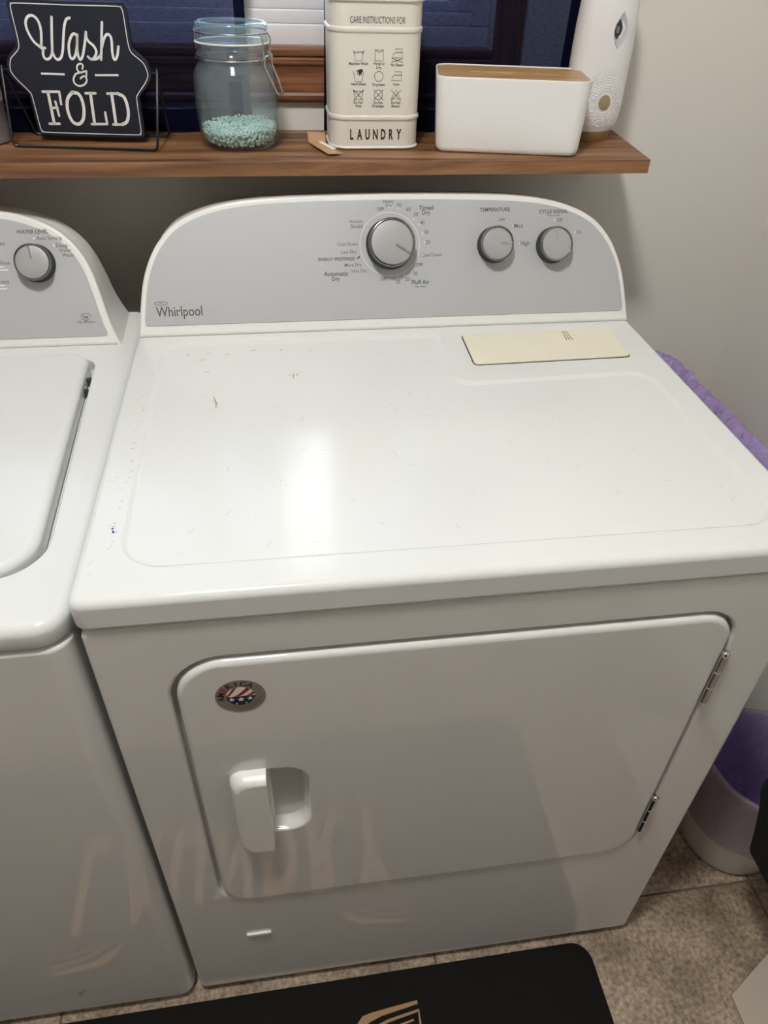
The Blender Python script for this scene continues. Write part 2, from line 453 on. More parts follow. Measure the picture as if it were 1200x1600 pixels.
struct(wb.build('wall_back', 'wall', smooth=False))
struct(MB().box(XR, XR + .1, YF, YW, 0, ZC).build('wall_right', 'wall', smooth=False))
struct(MB().box(XL - .1, XL, YF, YW, 0, ZC).build('wall_left', 'wall', smooth=False))
struct(MB().box(XL - .1, XR + .1, YF - .1, YF, 0, ZC).build('wall_front', 'wall', smooth=False))
struct(MB().box(XL - .1, XR + .1, YF - .1, YW + .14, ZC, ZC + .08).build('ceiling', 'ceil', smooth=False))
for i_, (xa, xb) in enumerate(((-.62, .10), (.104, .824))):  # dark closet doors behind the camera, added to cut bounce light
    dd = struct(MB().rbox(xa, xb, YF, YF + .03, .008, 2.05, .003).build('door_%d' % (i_ + 1), 'walnut'))
    for za, zb in ((.12, .95), (1.07, 1.93)):
        MB().slab(lambda q: rrect(xa + .1, xb - .1, za, zb, .004, q, 2), YF + .031, YF + .042, .006, XZ).build('panel', 'walnut', dd)
    MB().lathe([(.012, 0), (.012, .004), (.006, .008), (.006, .03), (.016, .036), (.016, .046), (.002, .05)], (0, 0, 0), 16)
struct(MB().rbox(XR - .012, XR, YF + .01, YW - .012, 0, .085, .003).build('baseboard_right', 'vinyl'))
struct(MB().rbox(XL + .01, XR, YW - .012, YW, 0, .085, .003).build('baseboard_back', 'vinyl'))
struct(MB().box(-14, 14, 1.2, 30, -.5, -.45).build('ground_outside', 'grass', smooth=False))

# window: stepped white frame, glass, oak casing
w1 = bpy.data.objects.new('window_1', None); COL.objects.link(w1); w1.location = (.024, YW, WZ0); WORLD['window_1'] = Vector((.024, YW, WZ0)); struct(w1, 'white framed window with oak casing behind navy curtains')
fr = MB()
for (g0, g1, yy) in ((0, .026, .822), (.022, .043, .834), (.039, .057, .846)):
    for (x0, x1, z0, z1) in ((WX0 + g0, WX1 - g0, WZ0 + g0, WZ0 + g1), (WX0 + g0, WX1 - g0, WZ1 - g1, WZ1 - g0), (WX0 + g0, WX0 + g1, WZ0 + g1, WZ1 - g1), (WX1 - g1, WX1 - g0, WZ0 + g1, WZ1 - g1)):
        fr.rbox(x0, x1, yy, .885, z0, z1, .0025)
fr.build('frame', 'vinyl', w1)
MB().rbox(.006, .042, .85, .88, WZ0 + .05, WZ1 - .05, .003).build('mullion', 'vinyl', w1)
MB().box(WX0 + .05, .006, .868, .872, WZ0 + .05, WZ1 - .05).build('pane', 'pane', w1, smooth=False)
MB().box(.042, WX1 - .05, .868, .872, WZ0 + .05, WZ1 - .05).build('pane', 'pane', w1, smooth=False)
def casing(p0, p1, axis):
    """moulded oak board; profile across its width, run along x or z"""
    prof = [(0, 0), (0, .009), (.004, .012), (.010, .012), (.014, .010), (.050, .009), (.054, .011), (.060, .011), (.064, .008), (.0655, 0)]
    loops = []
    (a0, b0), (a1, b1) = p0, p1
    for t in (0, 1):
        L = []
        for w, d in prof:
            k = w / .0655
            if axis == 'x': L.append((b0[0] + (a0[0] - b0[0]) * k if t == 0 else b1[0] + (a1[0] - b1[0]) * k, YW - d, b0[1] + (a0[1] - b0[1]) * k))
            else: L.append((b0[0] + (a0[0] - b0[0]) * k, YW - d, b0[1] + (a0[1] - b0[1]) * k if t == 0 else b1[1] + (a1[1] - b1[1]) * k))
        loops.append(L)
    return MB().loft(loops)
CW = .047
casing(((WX0 - CW, 1.1635), (WX0 - .002, 1.2245)), ((WX1 + CW, 1.1635), (WX1 + .002, 1.2245)), 'x').build('casing', 'oak', w1, sharp=20)
casing(((WX0 - CW, WZ1 + CW), (WX0 - .002, WZ1 + .002)), ((WX1 + CW, WZ1 + CW), (WX1 + .002, WZ1 + .002)), 'x').build('casing', 'oak', w1, sharp=20)
casing(((WX1 + CW, 1.1635), (WX1 + .002, 1.2245)), ((WX1 + CW, WZ1 + CW), (WX1 + .002, WZ1 + .002)), 'z').build('casing', 'oakv', w1, sharp=20)
casing(((WX0 - CW, 1.1635), (WX0 - .002, 1.2245)), ((WX0 - CW, WZ1 + CW), (WX0 - .002, WZ1 + .002)), 'z').build('casing', 'oakv', w1, sharp=20)
MB().rbox(WX0 - .002, WX1 + .002, YW - .0125, .822, 1.2245, 1.2362, .003).build('sill_board', 'oak', w1)

# ceiling lamp: the room's own light
LX, LY = 0.04, -0.27
cl = thing('ceiling_light', 'round flush ceiling lamp with glowing dome above the machines', 'lamp', (LX, LY, ZC))
MB().lathe([(.0, 0), (.13, 0), (.13, -.018), (.112, -.026), (0, -.026)], (LX, LY, ZC), 48, False, False).build('base', 'lampbase', cl)
MB().lathe([(.110, -.026)] + [(.110 * math.cos(a * math.pi / 16), -.026 - .055 * math.sin(a * math.pi / 16)) for a in range(1, 8)] + [(.001, -.081)], (LX, LY, ZC), 48, True, True).build('dome', 'lampglow', cl)

# ================================================================== THE DRYER
def outline_pts(half, cx, sub=5):
    """mirror a left half outline (bottom -> top) about cx, smoothed, counter-clockwise seen from the front"""
    L = smoothline(half, sub)
    left = [(p.x, p.y) for p in L]
    right = [(2 * cx - x, y) for x, y in left]
    pts = right + left[::-1]
    out = [pts[0]]
    for q in pts[1:]:
        if abs(q[0] - out[-1][0]) + abs(q[1] - out[-1][1]) > 1e-5: out.append(q)
    return out

def offset_loop(pts, d):
    N = len(pts); out = []
    for i in range(N):
        a = Vector(pts[i - 1]); b = Vector(pts[i]); c = Vector(pts[(i + 1) % N])
        t0 = (b - a).normalized(); t1 = (c - b).normalized()
        n0 = Vector((-t0.y, t0.x)); n1 = Vector((-t1.y, t1.x)); k = max(.35, 1 + n0.dot(n1))
        q = b + (n0 + n1) * (d / k); out.append((q.x, q.y))
    return out

SL = .48; NL = math.hypot(1, SL)
def face_frame(yb, zb):
    """a,b = x and height z on the leaning console face, c = distance out of the face"""
    return lambda a, b, c: (a, yb + SL * (b - zb) - c / NL, b + c * SL / NL)

def console(parent, half, cx, yb, zb, panel_bottom, yback, kback, rim=.0075):
    fm = face_frame(yb, zb)
    o = outline_pts(half, cx)
    body = MB()
    e = .004; loops = []
    for k in range(5):
        a = math.pi / 2 * k / 4
        loops.append([fm(x, z, -e * (1 - math.cos(a))) for x, z in offset_loop(o, e * (1 - math.sin(a)))])
    loops.append([fm(x, z, -.012) for x, z in o])
    loops.append([(cx + (x - cx) * .997, max(yb + SL * (z - zb) + .02, 0) , z - .0045 * (z - zb) / .16) for x, z in o])
    loops.append([(cx + (x - cx) * .99, yback - .01, zb + (z - zb) * (kback + .012)) for x, z in o])
    loops.append([(cx + (x - cx) * .98, yback, zb + (z - zb) * (kback - .02)) for x, z in o])
    body.loft(loops)
    con = body.build('console', 'plastic', parent, sharp=50, wn=True)
    ins = [q for q in offset_loop(o, rim)]
    top = [q for q in ins if q[1] > panel_bottom + .004]
    xr = max(q[0] for q in top); xl = min(q[0] for q in top)
    # counter-clockwise: bottom right corner, up the right side, over, down the left
    pan = [(xl + .004, panel_bottom), (xr - .004, panel_bottom), (xr - .0008, panel_bottom + .001)] + top + [(xl + .0008, panel_bottom + .001)]
    MB().slab(lambda q: offset_loop(pan, q), .0, .0012, .0006, fm, 0, 2).build('control_panel', 'panel', con, sharp=50, wn=True)
    return con, fm

def knob(parent, fm, cx, cz, r, h, ang, name='control_knob'):
    F = lambda a, b, c: fm(cx + a, cz + b / NL, c)      # circle on the leaning face
    circ = lambda rr, c, n=44: [F(rr * math.cos(2 * math.pi * k / n), rr * math.sin(2 * math.pi * k / n), c) for k in range(n)]
    k0 = MB().loft([circ(r * 1.05, .0012), circ(r * 1.05, .004), circ(r * .99, .006), circ(r * .94, h - .005), circ(r * .93, h - .004)]).build(name, 'dark', parent)
    MB().loft([circ(r * .93, h - .006), circ(r * .985, h - .0055), circ(r, h - .004), circ(r * .995, h - .0015), circ(r * .96, h), circ(r * .90, h - .0002), circ(r * .885, h - .0015)], False, False).build('ring', 'ringmetal', k0, sharp=60)
    MB().loft([circ(r * .89, h - .004), circ(r * .89, h - .0017), circ(r * .80, h - .0013), circ(r * .4, h - .0009), circ(r * .02, h - .0008)]).build('cap', 'knob', k0, sharp=60)
    ca, sa = math.cos(ang), math.sin(ang); w = r * .045
    pp = [(r * .16, -w), (r * .9, -w), (r * .9, w), (r * .16, w)]
    MB().slab(lambda q: [(a * ca - b * sa, a * sa + b * ca) for a, b in rpoly(pp, w * .7, q, 3)], h - .002, h + .0004, .0003, F).build('pointer', 'chrome', k0)
    return k0

DX = .3685
dr = thing('clothes_dryer', 'white front-loading clothes dryer with silver control console, right of the washing machine', 'dryer', (DX, .35, 0))
# cabinet, front panel with the door opening
MB().slab(lambda q: rrect(.004, .733, .016, .70, .006, q, 3), .02, .876, .002).build('cabinet', 'enamel', dr, wn=True)
DXa, DXb, DZa, DZb = .0745, .6625, .317, .822
door_fn = lambda q: rpoly([(DXa, DZa), (DXb, DZa), (DXb, DZb), (DXa, DZb)], [.042, .05, .04, .052], q, 10)
hole_fn = lambda g: rpoly([(DXa - .006, DZa - .003), (DXb + .004, DZa - .003), (DXb + .004, DZb + .004), (DXa - .006, DZb + .004)], [.046, .053, .044, .058], -g, 10)
MB().plate(lambda q: rrect(.003, .734, .018, .876, .010, q, 4), [hole_fn], .018, .003, .006, XZ, .004).build('front_panel', 'enamel', dr, wn=True)
for (x, y) in ((.05, .05), (.687, .05), (.05, .64), (.687, .64)):
    MB().lathe([(.018, 0), (.02, .004), (.016, .008), (.012, .022)], (x, y, 0), 14).build('foot', 'dark', dr)
# door with cup hole
cup = lambda g: rpoly([(.148, .497), (.199, .497), (.199, .632), (.148, .632)], [.003, .03, .03, .003], -g, 8)
door = MB().plate(door_fn, [cup], .017, -.001, .0065, XZ, .0035, 5).build('door', 'enamel', dr, wn=True)
cl_ = [[(a, c, b) for a, b in rpoly([(.148, .497), (.199, .497), (.199, .632), (.148, .632)], [.003, .03, .03, .003], i, 8)] for i, c in ((-.0005, .002), (.002, .010), (.007, .016), (.014, .0165))]
MB().loft(cl_, False, True).build('handle_recess', 'enamel', door)
# pull: rounded on the left, cut square on the right
hl = []
for i, c in ((0, .002), (0, -.004), (.0008, -.009), (.0035, -.0145), (.0075, -.0178), (.0115, -.0185)):
    hl.append([(a, c, b) for a, b in rpoly([(.1105 + i, .4785 + i * .35), (.1525, .4785 + i * .35), (.1525, .6365 - i * .75), (.1105 + i, .6365 - i * .75)], [.014, .0012, .0012, .016], 0, 6)])
MB().loft(hl).build('door_handle', 'plastic', door, sharp=60, wn=True)
# hinges
for (za, zb) in ((.6765, .760), (.3775, .4625)):
    h = MB()
    n = 3; L = (zb - za) / n
    for k in range(n):
        h.lathe([(.0035, 0), (.0045, .0008), (.0045, L - .0014), (.0035, L - .0006)], (.6645, -.0015, za + k * L), 14)
    hg = h.build('hinge', 'chrome', dr)
    MB().lathe([(.004, 0), (.0048, .001), (.0046, .003), (.003, .0048), (.0005, .0055)], (.6645, -.0015, zb - .0005), 14).build('hinge_pin', 'chrome', hg)
# small tab low on the front
MB().slab(lambda q: rrect(.0925, .1285, .1945, .2025, .001, q, 2), .004, -.0005, .001, XZ).build('front_tab', 'plastic', dr)

# top with pressed recess and lint-screen lid
top = MB()
deck = lambda q: rrect(0, .737, 0, .70, .014, q, 6)
emb_p = [(.036, .040), (.700, .036), (.698, .368), (.4265, .358), (.432, .505), (.036, .505)]
emb_r = [.045, .04, .035, .022, .01, .035]
emb = lambda g: rpoly(emb_p, emb_r, -g, 8)
e = .009
loops = [deck(e), emb(0)]
tr = tessellate_polygon([[Vector((a, b, 0)) for a, b in l] for l in loops])
top.add([(a, b, .914) for l in loops for a, b in l], tr)
side = [(e * (1 - math.sin(math.pi / 2 * k / 6)), .914 - e * (1 - math.cos(math.pi / 2 * k / 6))) for k in range(7)] + [(0, .884), (.002, .8795), (.012, .879)]
top.loft([[(a, b, z) for a, b in deck(i)] for i, z in side], False, True)
steps = [(0, .914), (-.0012, .9138), (-.0035, .9123), (-.0058, .9110), (-.007, .9108)]
top.loft([[(a, b, z) for a, b in emb(i)] for i, z in steps], False, False)
inner = emb(-.007)
top.flat(inner, lambda a, b, c: (a, b, .9108), 0)
tp = top.build('top_panel', 'enamel_top', dr, sharp=50, wn=True)
MB().slab(lambda q: rpoly([(.4615, .402), (.687, .4075), (.692, .500), (.464, .4925)], .006, q, 4), .9142, .9166, .0009).build('lint_screen_lid', 'cream', tp, wn=True)
MB().slab(lambda q: rpoly([(.460, .4005), (.6885, .406), (.6935, .5015), (.4625, .494)], .007, q, 4), .9141, .91445, 0).build('lid_gap', 'dark', tp)
lz = lambda a, b, c: (a, b, c)
g = MB()
for t in ((0, .0), (.0045, .0), (.009, .0)):
    g.flat([(.612 + t[0], .462), (.6135 + t[0], .462), (.6165 + t[0] * .6, .492), (.6155 + t[0] * .6, .492)], lz, .91668)
g.build('lid_grip_mark', 'grout', tp)['kind'] = 'stuff'

# wear on the top
def hair(mb, x, y, L, a, w, z, bend=.3):
    pts = [(x + L * t * math.cos(a + bend * t), y + L * t * math.sin(a + bend * t)) for t in (0, .25, .5, .75, 1)]
    mb.ribbon(pts, w, XY, z, 0)
sc = MB()
for k in range(70):
    x = random.uniform(.06, .68); y = random.uniform(.06, .48)
    if x > .41 and y > .34: continue
    hair(sc, x, y, random.uniform(.002, .012), random.uniform(0, 6.28), .00035, .91092, random.uniform(-1.5, 1.5))
for k in range(12): hair(sc, random.uniform(.006, .03), random.uniform(.03, .5), random.uniform(.002, .01), random.uniform(0, 6.28), .0004, .91412, random.uniform(-1, 1))
sc.build('scratches', 'scratch', tp, smooth=False)['kind'] = 'stuff'
rs = MB()
for x, y, L, a in ((.117, .325, .03, 1.5), (.119, .335, .012, 1.9), (.214, .392, .014, 1.3), (.218, .40, .008, .9), (.213, .40, .006, 2.6), (.1, .42, .006, .4), (.09, .455, .008, .1), (.13, .47, .006, 3), (.16, .478, .007, .2), (.2, .475, .005, 1), (.24, .47, .004, .5), (.1, .475, .005, .3), (.075, .47, .006, 2)):
    hair(rs, x, y, L, a, .0009, .91094, .2)
for k in range(22):
    hair(rs, .028 + random.uniform(-.003, .004), random.uniform(.08, .42), random.uniform(.001, .004), random.uniform(-.4, .4), .0007, .91414, .2)
rs.build('rust_marks', 'rust', tp, smooth=False)['kind'] = 'stuff'
bs = MB(); hair(bs, .0285, .094, .004, 1.5, .0018, .91416); bs.disc(.027, .101, .0012, XY, .91416)
bs.build('ink_mark', 'scuff', tp, smooth=False)['kind'] = 'stuff'

# console
half = [(.0045, .9155), (.0058, .9246), (.0108, .956), (.0172, .9838), (.0272, 1.0076), (.0415, 1.029), (.064, 1.0495), (.0965, 1.0645), (.139, 1.0747), (.1985, 1.0803), (.2876, 1.0826), (.3685, 1.0833)]
con, fm = console(dr, half, DX, .522, .914, .9290, .692, .88)
knob(dr, fm, .3660, 1.0215, .0332, .026, math.radians(-30))
knob(dr, fm, .5200, 1.0180, .0243, .022, math.radians(0))
knob(dr, fm, .6090, 1.0160, .0243, .022, math.radians(90))
MB().ribbon([(.366 + .0432 * math.cos(t * math.pi / 32), 1.0215 + .0432 / NL * math.sin(t * math.pi / 32)) for t in range(64)], .0006, fm, .00132, 0, True).build('dial_ring', 'printw', con, smooth=False)
TXT = [('Heavy', .3661, 1.0737, .0150), ('Dry', .366, 1.0688, .0085), ('70', .3809, 1.0686, .0063), ('60', .3944, 1.0638, .0063), ('50', .4052, 1.0575, .0063), ('40', .4142, 1.0473, .0064), ('30', .4199, 1.036, .0064), ('20', .4215, 1.0234, .0064), ('Cool Down', .4268, 1.0077, .0299), ('30', .4023, .9849, .0064), ('20', .3903, .9781, .0064), ('No Heat', .4094, .9685, .0164), ('10', .3763, .9749, .0057), ('Very Dry', .3197, .9899, .0226), ('More Dry', .3117, .9973, .0244), ('Less Dry', .3065, 1.0135, .022), ('Cool Down', .3052, 1.023, .0293), ('Wrinkle', .3184, 1.0499, .0192), ('Shield', .3187, 1.0443, .0164), ('Low', .5311, 1.0502, .0115), ('Med', .5567, 1.0415, .0126), ('High', .5671, 1.0196, .0137), ('Push to Start', .6106, 1.0537, .0201), ('Off', .6191, 1.0476, .0093), ('On', .6496, 1.0323, .0079)]
BLD = [('Timed', .4201, 1.0654, .0205), ('Dry', .42, 1.0596, .0121), ('OFF', .4085, .9957, .0102), ('Fluff Air', .4096, .974, .0262), ('OFF', .3555, .9789, .0101), ('ENERGY PREFERRED', .2886, 1.0049, .0527), ('OFF', .3541, 1.0645, .0101), ('Automatic', .2865, .9871, .0349), ('Dry', .2861, .9808, .0114), ('TEMPERATURE', .5213, 1.0619, .0454), ('CYCLE SIGNAL', .6098, 1.0585, .044)]
def fit(mb, t, x, z, w, fm, bold, sq=1.0):
    V, F, ww = glyphs(t, bold)
    k = w / ww
    mb.add([fm(x + a * k, z + b * k * sq / NL, .00135) for a, b in V], F)
tm = MB()
for t, x, z, w in TXT: fit(tm, t, x, z, w, fm, .006, 1.05)
for t, x, z, w in BLD: fit(tm, t, x, z, w, fm, .022, 1.05)
tm.flat([(.3178, 1.0040), (.3192, 1.0042), (.3216, 1.0062), (.3222, 1.0086), (.3198, 1.0076), (.3182, 1.0058)], fm, .00135)
tm.build('control_lettering', 'print_', con, smooth=False, recalc=False)['kind'] = 'stuff'
lg = MB()
fit(lg, 'Whirlpool', .0629, .9466, .0636, fm, .012, 1.25)
lg.ribbon([(.0391 + .0092 * math.cos(t * math.pi / 16), .9563 + .0022 * math.sin(t * math.pi / 16)) for t in range(32)], .0007, fm, .00135, 0, True)
lg.ribbon([(.036, .9562), (.0385, .9568), (.0405, .9558), (.0395, .9563), (.042, .9566)], .0006, fm, .00135, 0)
lg.build('maker_lettering', 'print_', con, smooth=False, recalc=False)['kind'] = 'stuff'
sw = MB()
sw.ribbon([(.0672 + .0135 * math.cos(t) * .75 - .0036 * math.sin(t) * .66, .9466 + .0135 * math.cos(t) * .66 + .0036 * math.sin(t) * .75) for t in [k * math.pi / 20 for k in range(40)]], .0004, fm, .00137, 0, True)
sw.build('maker_swirl', 'gold', con, smooth=False, recalc=False)
dots = MB()
for x, z in ((.5255, 1.0498), (.5487, 1.0415), (.5590, 1.0193), (.6127, 1.0474), (.6435, 1.0322), (.3665, 1.0660), (.3795, 1.0652), (.4015, 1.0515), (.409, 1.045), (.414, 1.034), (.4165, 1.0232), (.413, 1.008), (.376, .9795), (.386, .983)):
    dots.disc(x, z, .0010, fm, .00135, 10)
dots.build('marker_dots', 'printw', con, smooth=False, recalc=False)['kind'] = 'stuff'

# badge on the door
BX, BZ, BR = .137, .7695, .0252
bmap = lambda c0: (lambda a, b, c: (BX + a, -.0012 - c0 - c, BZ + b))
bd = MB().slab(lambda q: [((BR - q) * math.cos(2 * math.pi * k / 48), (BR - q) * math.sin(2 * math.pi * k / 48)) for k in range(48)], 0, .0003, .0001, bmap(0), 0, 2).build('badge', 'silver', door, wn=True)
ri = .0143
def arc_clip(y0, y1, n=20):
    """band of the inner disc between two heights"""
    r = []
    a0 = math.asin(max(-1, min(1, y0 / ri))); a1 = math.asin(max(-1, min(1, y1 / ri)))
    R_ = [(ri * math.cos(a0 + (a1 - a0) * k / n), ri * math.sin(a0 + (a1 - a0) * k / n)) for k in range(n + 1)]
    return R_ + [(-x, y) for x, y in R_[::-1]]
off = (0, .0005)
MB().flat([(x, y + off[1]) for x, y in arc_clip(-.0002, ri)], bmap(0), .00036).build('badge_white', 'white', bd, smooth=False)
st = MB()
def stripe(xa, xb, dx):
    n = 12; L = []; R_ = []
    for k in range(n + 1):
        t = k / n; y = t * ri * .99
        cx = dx * (t ** .75)
        lim = math.sqrt(max(0, ri * ri - y * y))
        L.append((max(-lim, min(lim, xa + cx)), y + off[1])); R_.append((max(-lim, min(lim, xb + cx)), y + off[1]))
    for k in range(n):
        st.add([bmap(0)(*q, .0004) for q in (L[k], R_[k], R_[k + 1], L[k + 1])], [(0, 1, 2, 3)])
stripe(-.0160, -.0128, .010); stripe(-.0070, -.0012, .0150); stripe(.0050, .0104, .0150)
st.build('badge_stripes', 'red', bd, smooth=False, recalc=False)['kind'] = 'stuff'
MB().flat([(x, y + off[1]) for x, y in arc_clip(-ri, -.0002)], bmap(0), .00038).build('badge_field', 'blue', bd, smooth=False)
ss = MB()
def star(cx, cy, r):
    ss.flat([(cx + (r if k % 2 == 0 else r * .42) * math.sin(k * math.pi / 5), cy + (r if k % 2 == 0 else r * .42) * math.cos(k * math.pi / 5)) for k in range(10)], bmap(0), .00042)
star(0, -.0047, .0040); star(-.0092, -.0040, .0036); star(.0092, -.0040, .0036); star(-.0048, -.0110, .0016); star(.0048, -.0110, .0016)
ss.build('badge_stars', 'white', bd, smooth=False, recalc=False)['kind'] = 'stuff'
for grp, nm, mt in (((0, 1, 3, 4, 5, 6), 'badge_lettering', 'blue'), ((2,), 'badge_letter', 'red')):
    tl = MB()
    for i in grp:
        th = math.radians(186 - i * 21.5)
        cx, cy = .0197 * math.cos(th), .0197 * math.sin(th); ca, sa = math.sin(th), -math.cos(th)
        V, F, ww = glyphs('AMERICA'[i], .03)
        k = .0094
        tl.add([bmap(0)(cx + x * k * ca - y * k * sa, cy + x * k * sa + y * k * ca, .0004) for x, y in V], F)
    tl.build(nm, mt, bd, smooth=False, recalc=False)['kind'] = 'stuff'
dl = MB()
for r, a0, a1 in ((.0168, 235, 335), (.0190, 250, 345), (.0208, 262, 350)):
    dl.ribbon([(r * math.cos(math.radians(a0 + (a1 - a0) * k / 20)), r * math.sin(math.radians(a0 + (a1 - a0) * k / 20))) for k in range(21)], .0004, bmap(0), .0004, 0)
dl.build('badge_rings', 'dark', bd, smooth=False, recalc=False)['kind'] = 'stuff'

# ================================================================== THE WASHER
WXa, WXb, ZT = -.690, -.0045, .893
WC = (WXa + WXb) / 2
wm = thing('washing_machine', 'white top-loading washing machine with silver console, at the left edge of the picture', 'washing machine', (WC, .35, 0))
MB().slab(lambda q: rpoly([(WXa, -.004), (WXb - .002, -.004), (WXb - .002, .68), (WXa, .68)], [.022, .022, .004, .004], q, 6), .02, .864, .006, XY, .006).build('cabinet', 'enamel', wm, wn=True)
for x in (WXa + .05, WXb - .06):
    for y in (.05, .62):
        MB().lathe([(.018, 0), (.02, .004), (.016, .008), (.012, .024)], (x, y, 0), 14).build('foot', 'dark', wm)
lid_p = lambda sh: [(WXa + .044 - sh, .078), (WC - .12, .020), (WC + .12, .020), (WXb - .040 + sh, .078), (WXb - .060 + sh, .512), (WXa + .060 - sh, .512)]
lid_r = [.05, .25, .25, .05, .026, .026]
lidf = lambda q: rpoly(lid_p(0), lid_r, q, 8)
t = MB()
wdeck = lambda q: rpoly([(WXa, -.0045), (WXb, -.0045), (WXb, .675), (WXa, .675)], [.03, .03, .02, .02], q, 6)
wh = lambda g: rpoly(lid_p(.007), lid_r, -g, 8)
loops = [wdeck(.011), wh(.003)]
t.add([(a, b, ZT) for l in loops for a, b in l], tessellate_polygon([[Vector((a, b, 0)) for a, b in l] for l in loops]))
side = [(.011 * (1 - math.sin(math.pi / 2 * k / 6)), ZT - .011 * (1 - math.cos(math.pi / 2 * k / 6))) for k in range(7)] + [(0, ZT - .024), (.003, ZT - .0275), (.012, ZT - .028)]
t.loft([[(a, b, z) for a, b in wdeck(i)] for i, z in side], False, True)
t.loft([[(a, b, z) for a, b in wh(i)] for i, z in ((.003, ZT), (.0012, ZT - .0008), (0, ZT - .003), (0, ZT - .016))], False, True)
wt = t.build('top_panel', 'enamel_top', wm, sharp=50, wn=True)
MB().slab(lidf, ZT - .014, ZT + .009, .009, XY, .002, 5).build('lid', 'enamel_top', wm, sharp=50, wn=True)
for y in (.455, .425):
    MB().rbox(WXb - .0595, WXb - .051, y, y + .006, ZT - .014, ZT - .004, .001).build('lid_hinge', 'dark', wm)
hw = [(-.0275, .8945), (-.0296, .8985), (-.0405, .9263), (-.0498, .9640), (-.0599, .9945), (-.0756, 1.0190), (-.1008, 1.0396), (-.1336, 1.0530), (-.1668, 1.0599), (-.23, 1.066), (WC, 1.069)]
hwl = [(2 * WC - x, z) for x, z in hw]
wcon, wf = console(wm, hwl, WC, .548, .893, .9055, .668, .975, .0095)
knob(wm, wf, -.1285, .997, .0245, .022, math.radians(95))
tm = MB()
for t_, x, z, w in [('Auto Sensing', -.1074, 1.0269, .0333), ('Deep', -.0916, 1.0178, .0152), ('Water', -.088, 1.0121, .0165), ('Wash', -.0855, 1.0063, .0151), ('es', -.1699, 1.0217, .006), ('Rinse', -.1704, .9987, .0139), ('nses', -.1751, .9763, .013), ('high efficiency', -.072, .9243, .0241)]:
    fit(tm, t_, x, z, w, wf, .006, 1.05)
fit(tm, 'WATER LEVEL', -.1285, 1.0347, .0421, wf, .022, 1.05)
fit(tm, 'he', -.0717, .9305, .0068, wf, .02, 1)
tm.ribbon([(-.0717 + .0066 * math.cos(k * math.pi / 16), .9305 + .0044 * math.sin(k * math.pi / 16)) for k in range(28)], .0007, wf, .00135, 0)
tm.build('control_lettering', 'print_', wcon, smooth=False, recalc=False)['kind'] = 'stuff'
dots = MB()
for x, z in ((-.1275, 1.0268), (-.1025, 1.0178)): dots.disc(x, z, .0013, wf, .00135, 10)
for x, z, w in ((-.175, .9938, .0065), (-.1728, .99, .0116), (-.178, .9715, .0058), (-.1775, .9674, .0105)):
    dots.flat([(x - w / 2, z - .0007), (x + w / 2, z - .0007), (x + w / 2, z + .0007), (x - w / 2, z + .0007)], wf, .00135)
dots.build('marker_dots', 'printw', wcon, smooth=False, recalc=False)['kind'] = 'stuff'
MB().flat([(-.174, .088), (-.158, .104), (-.170, .078)], lambda a, b, c: (a, -.0045, b), 0).build('chip_mark', 'scratch', wm, smooth=False)

# ================================================================== THE SHELF AND WHAT STANDS ON IT
ZS = 1.1255
shp = [(-.78, .602), (.7487, .602), (.7695, .7995), (-.78, .7995)]
tag(MB().slab(lambda q: rpoly(shp, .0015, q, 2), ZS - .0185, ZS, .0012, XY, .0012, 2).build('wall_shelf', 'shelfwood', wn=True),
    'brown stained wooden shelf on the wall under the window, above both machines', 'shelf')

# wash and fold sign in its wire stand
SA = math.radians(8); SO = (-.05, .722)
def sgn(a, b, c): return (SO[0] + a * math.cos(SA) - c * math.sin(SA), SO[1] - a * math.sin(SA) - c * math.cos(SA), b)
sg = thing('tabletop_sign', 'navy wash and fold sign with white border, leftmost sign on the shelf', 'sign', (SO[0], SO[1], ZS))
half_out = [(.0000, 1.1327), (.0660, 1.1330), (.0715, 1.1352), (.0745, 1.1394), (.0755, 1.1785), (.0775, 1.1860), (.0880, 1.1970), (.0945, 1.2050), (.0965, 1.2140), (.0930, 1.2260), (.0845, 1.2345), (.0780, 1.2400), (.0762, 1.2470), (.0765, 1.2850), (.0735, 1.2905), (.0690, 1.2920), (0, 1.2915)]
def sign_loop(q):
    R_ = [(p.x, p.y) for p in smoothline(half_out, 3)]
    cxs = .0065
    pts = [(cxs + x, y) for x, y in R_] + [(cxs - x, y) for x, y in R_[::-1]]
    out = []
    for p_ in pts:
        if not out or abs(p_[0] - out[-1][0]) + abs(p_[1] - out[-1][1]) > 3e-4: out.append(p_)
    return offset_loop(out, q)
pq = MB().slab(sign_loop, -.003, .003, .0008, sgn, top=False, bottom=False)
pq.flat(sign_loop(.0008), sgn, .003); pq.flat(sign_loop(0), sgn, -.003)
plq = pq.build('plaque', 'navy_sign', sg, sharp=50, wn=True)
half_bor = [(0, 1.1369), (.064, 1.1372), (.0687, 1.1390), (.0707, 1.1440), (.0715, 1.1795), (.0740, 1.1875), (.0845, 1.1990), (.0905, 1.2070), (.0922, 1.2140), (.0885, 1.2250), (.0810, 1.2315), (.0745, 1.2375), (.0722, 1.2470), (.0722, 1.2800), (.0705, 1.2855), (.0650, 1.2876), (0, 1.2873)]
bl2 = [(p.x, p.y) for p in smoothline(half_bor, 3)]
bpath = [(.0065 + x, y) for x, y in bl2[:-1]] + [(.0065 - x, y) for x, y in bl2[::-1][:-1]]
MB().ribbon(bpath, .0011, sgn, .0034, 0, True).build('border_line', 'bone', plq, smooth=False, recalc=False)
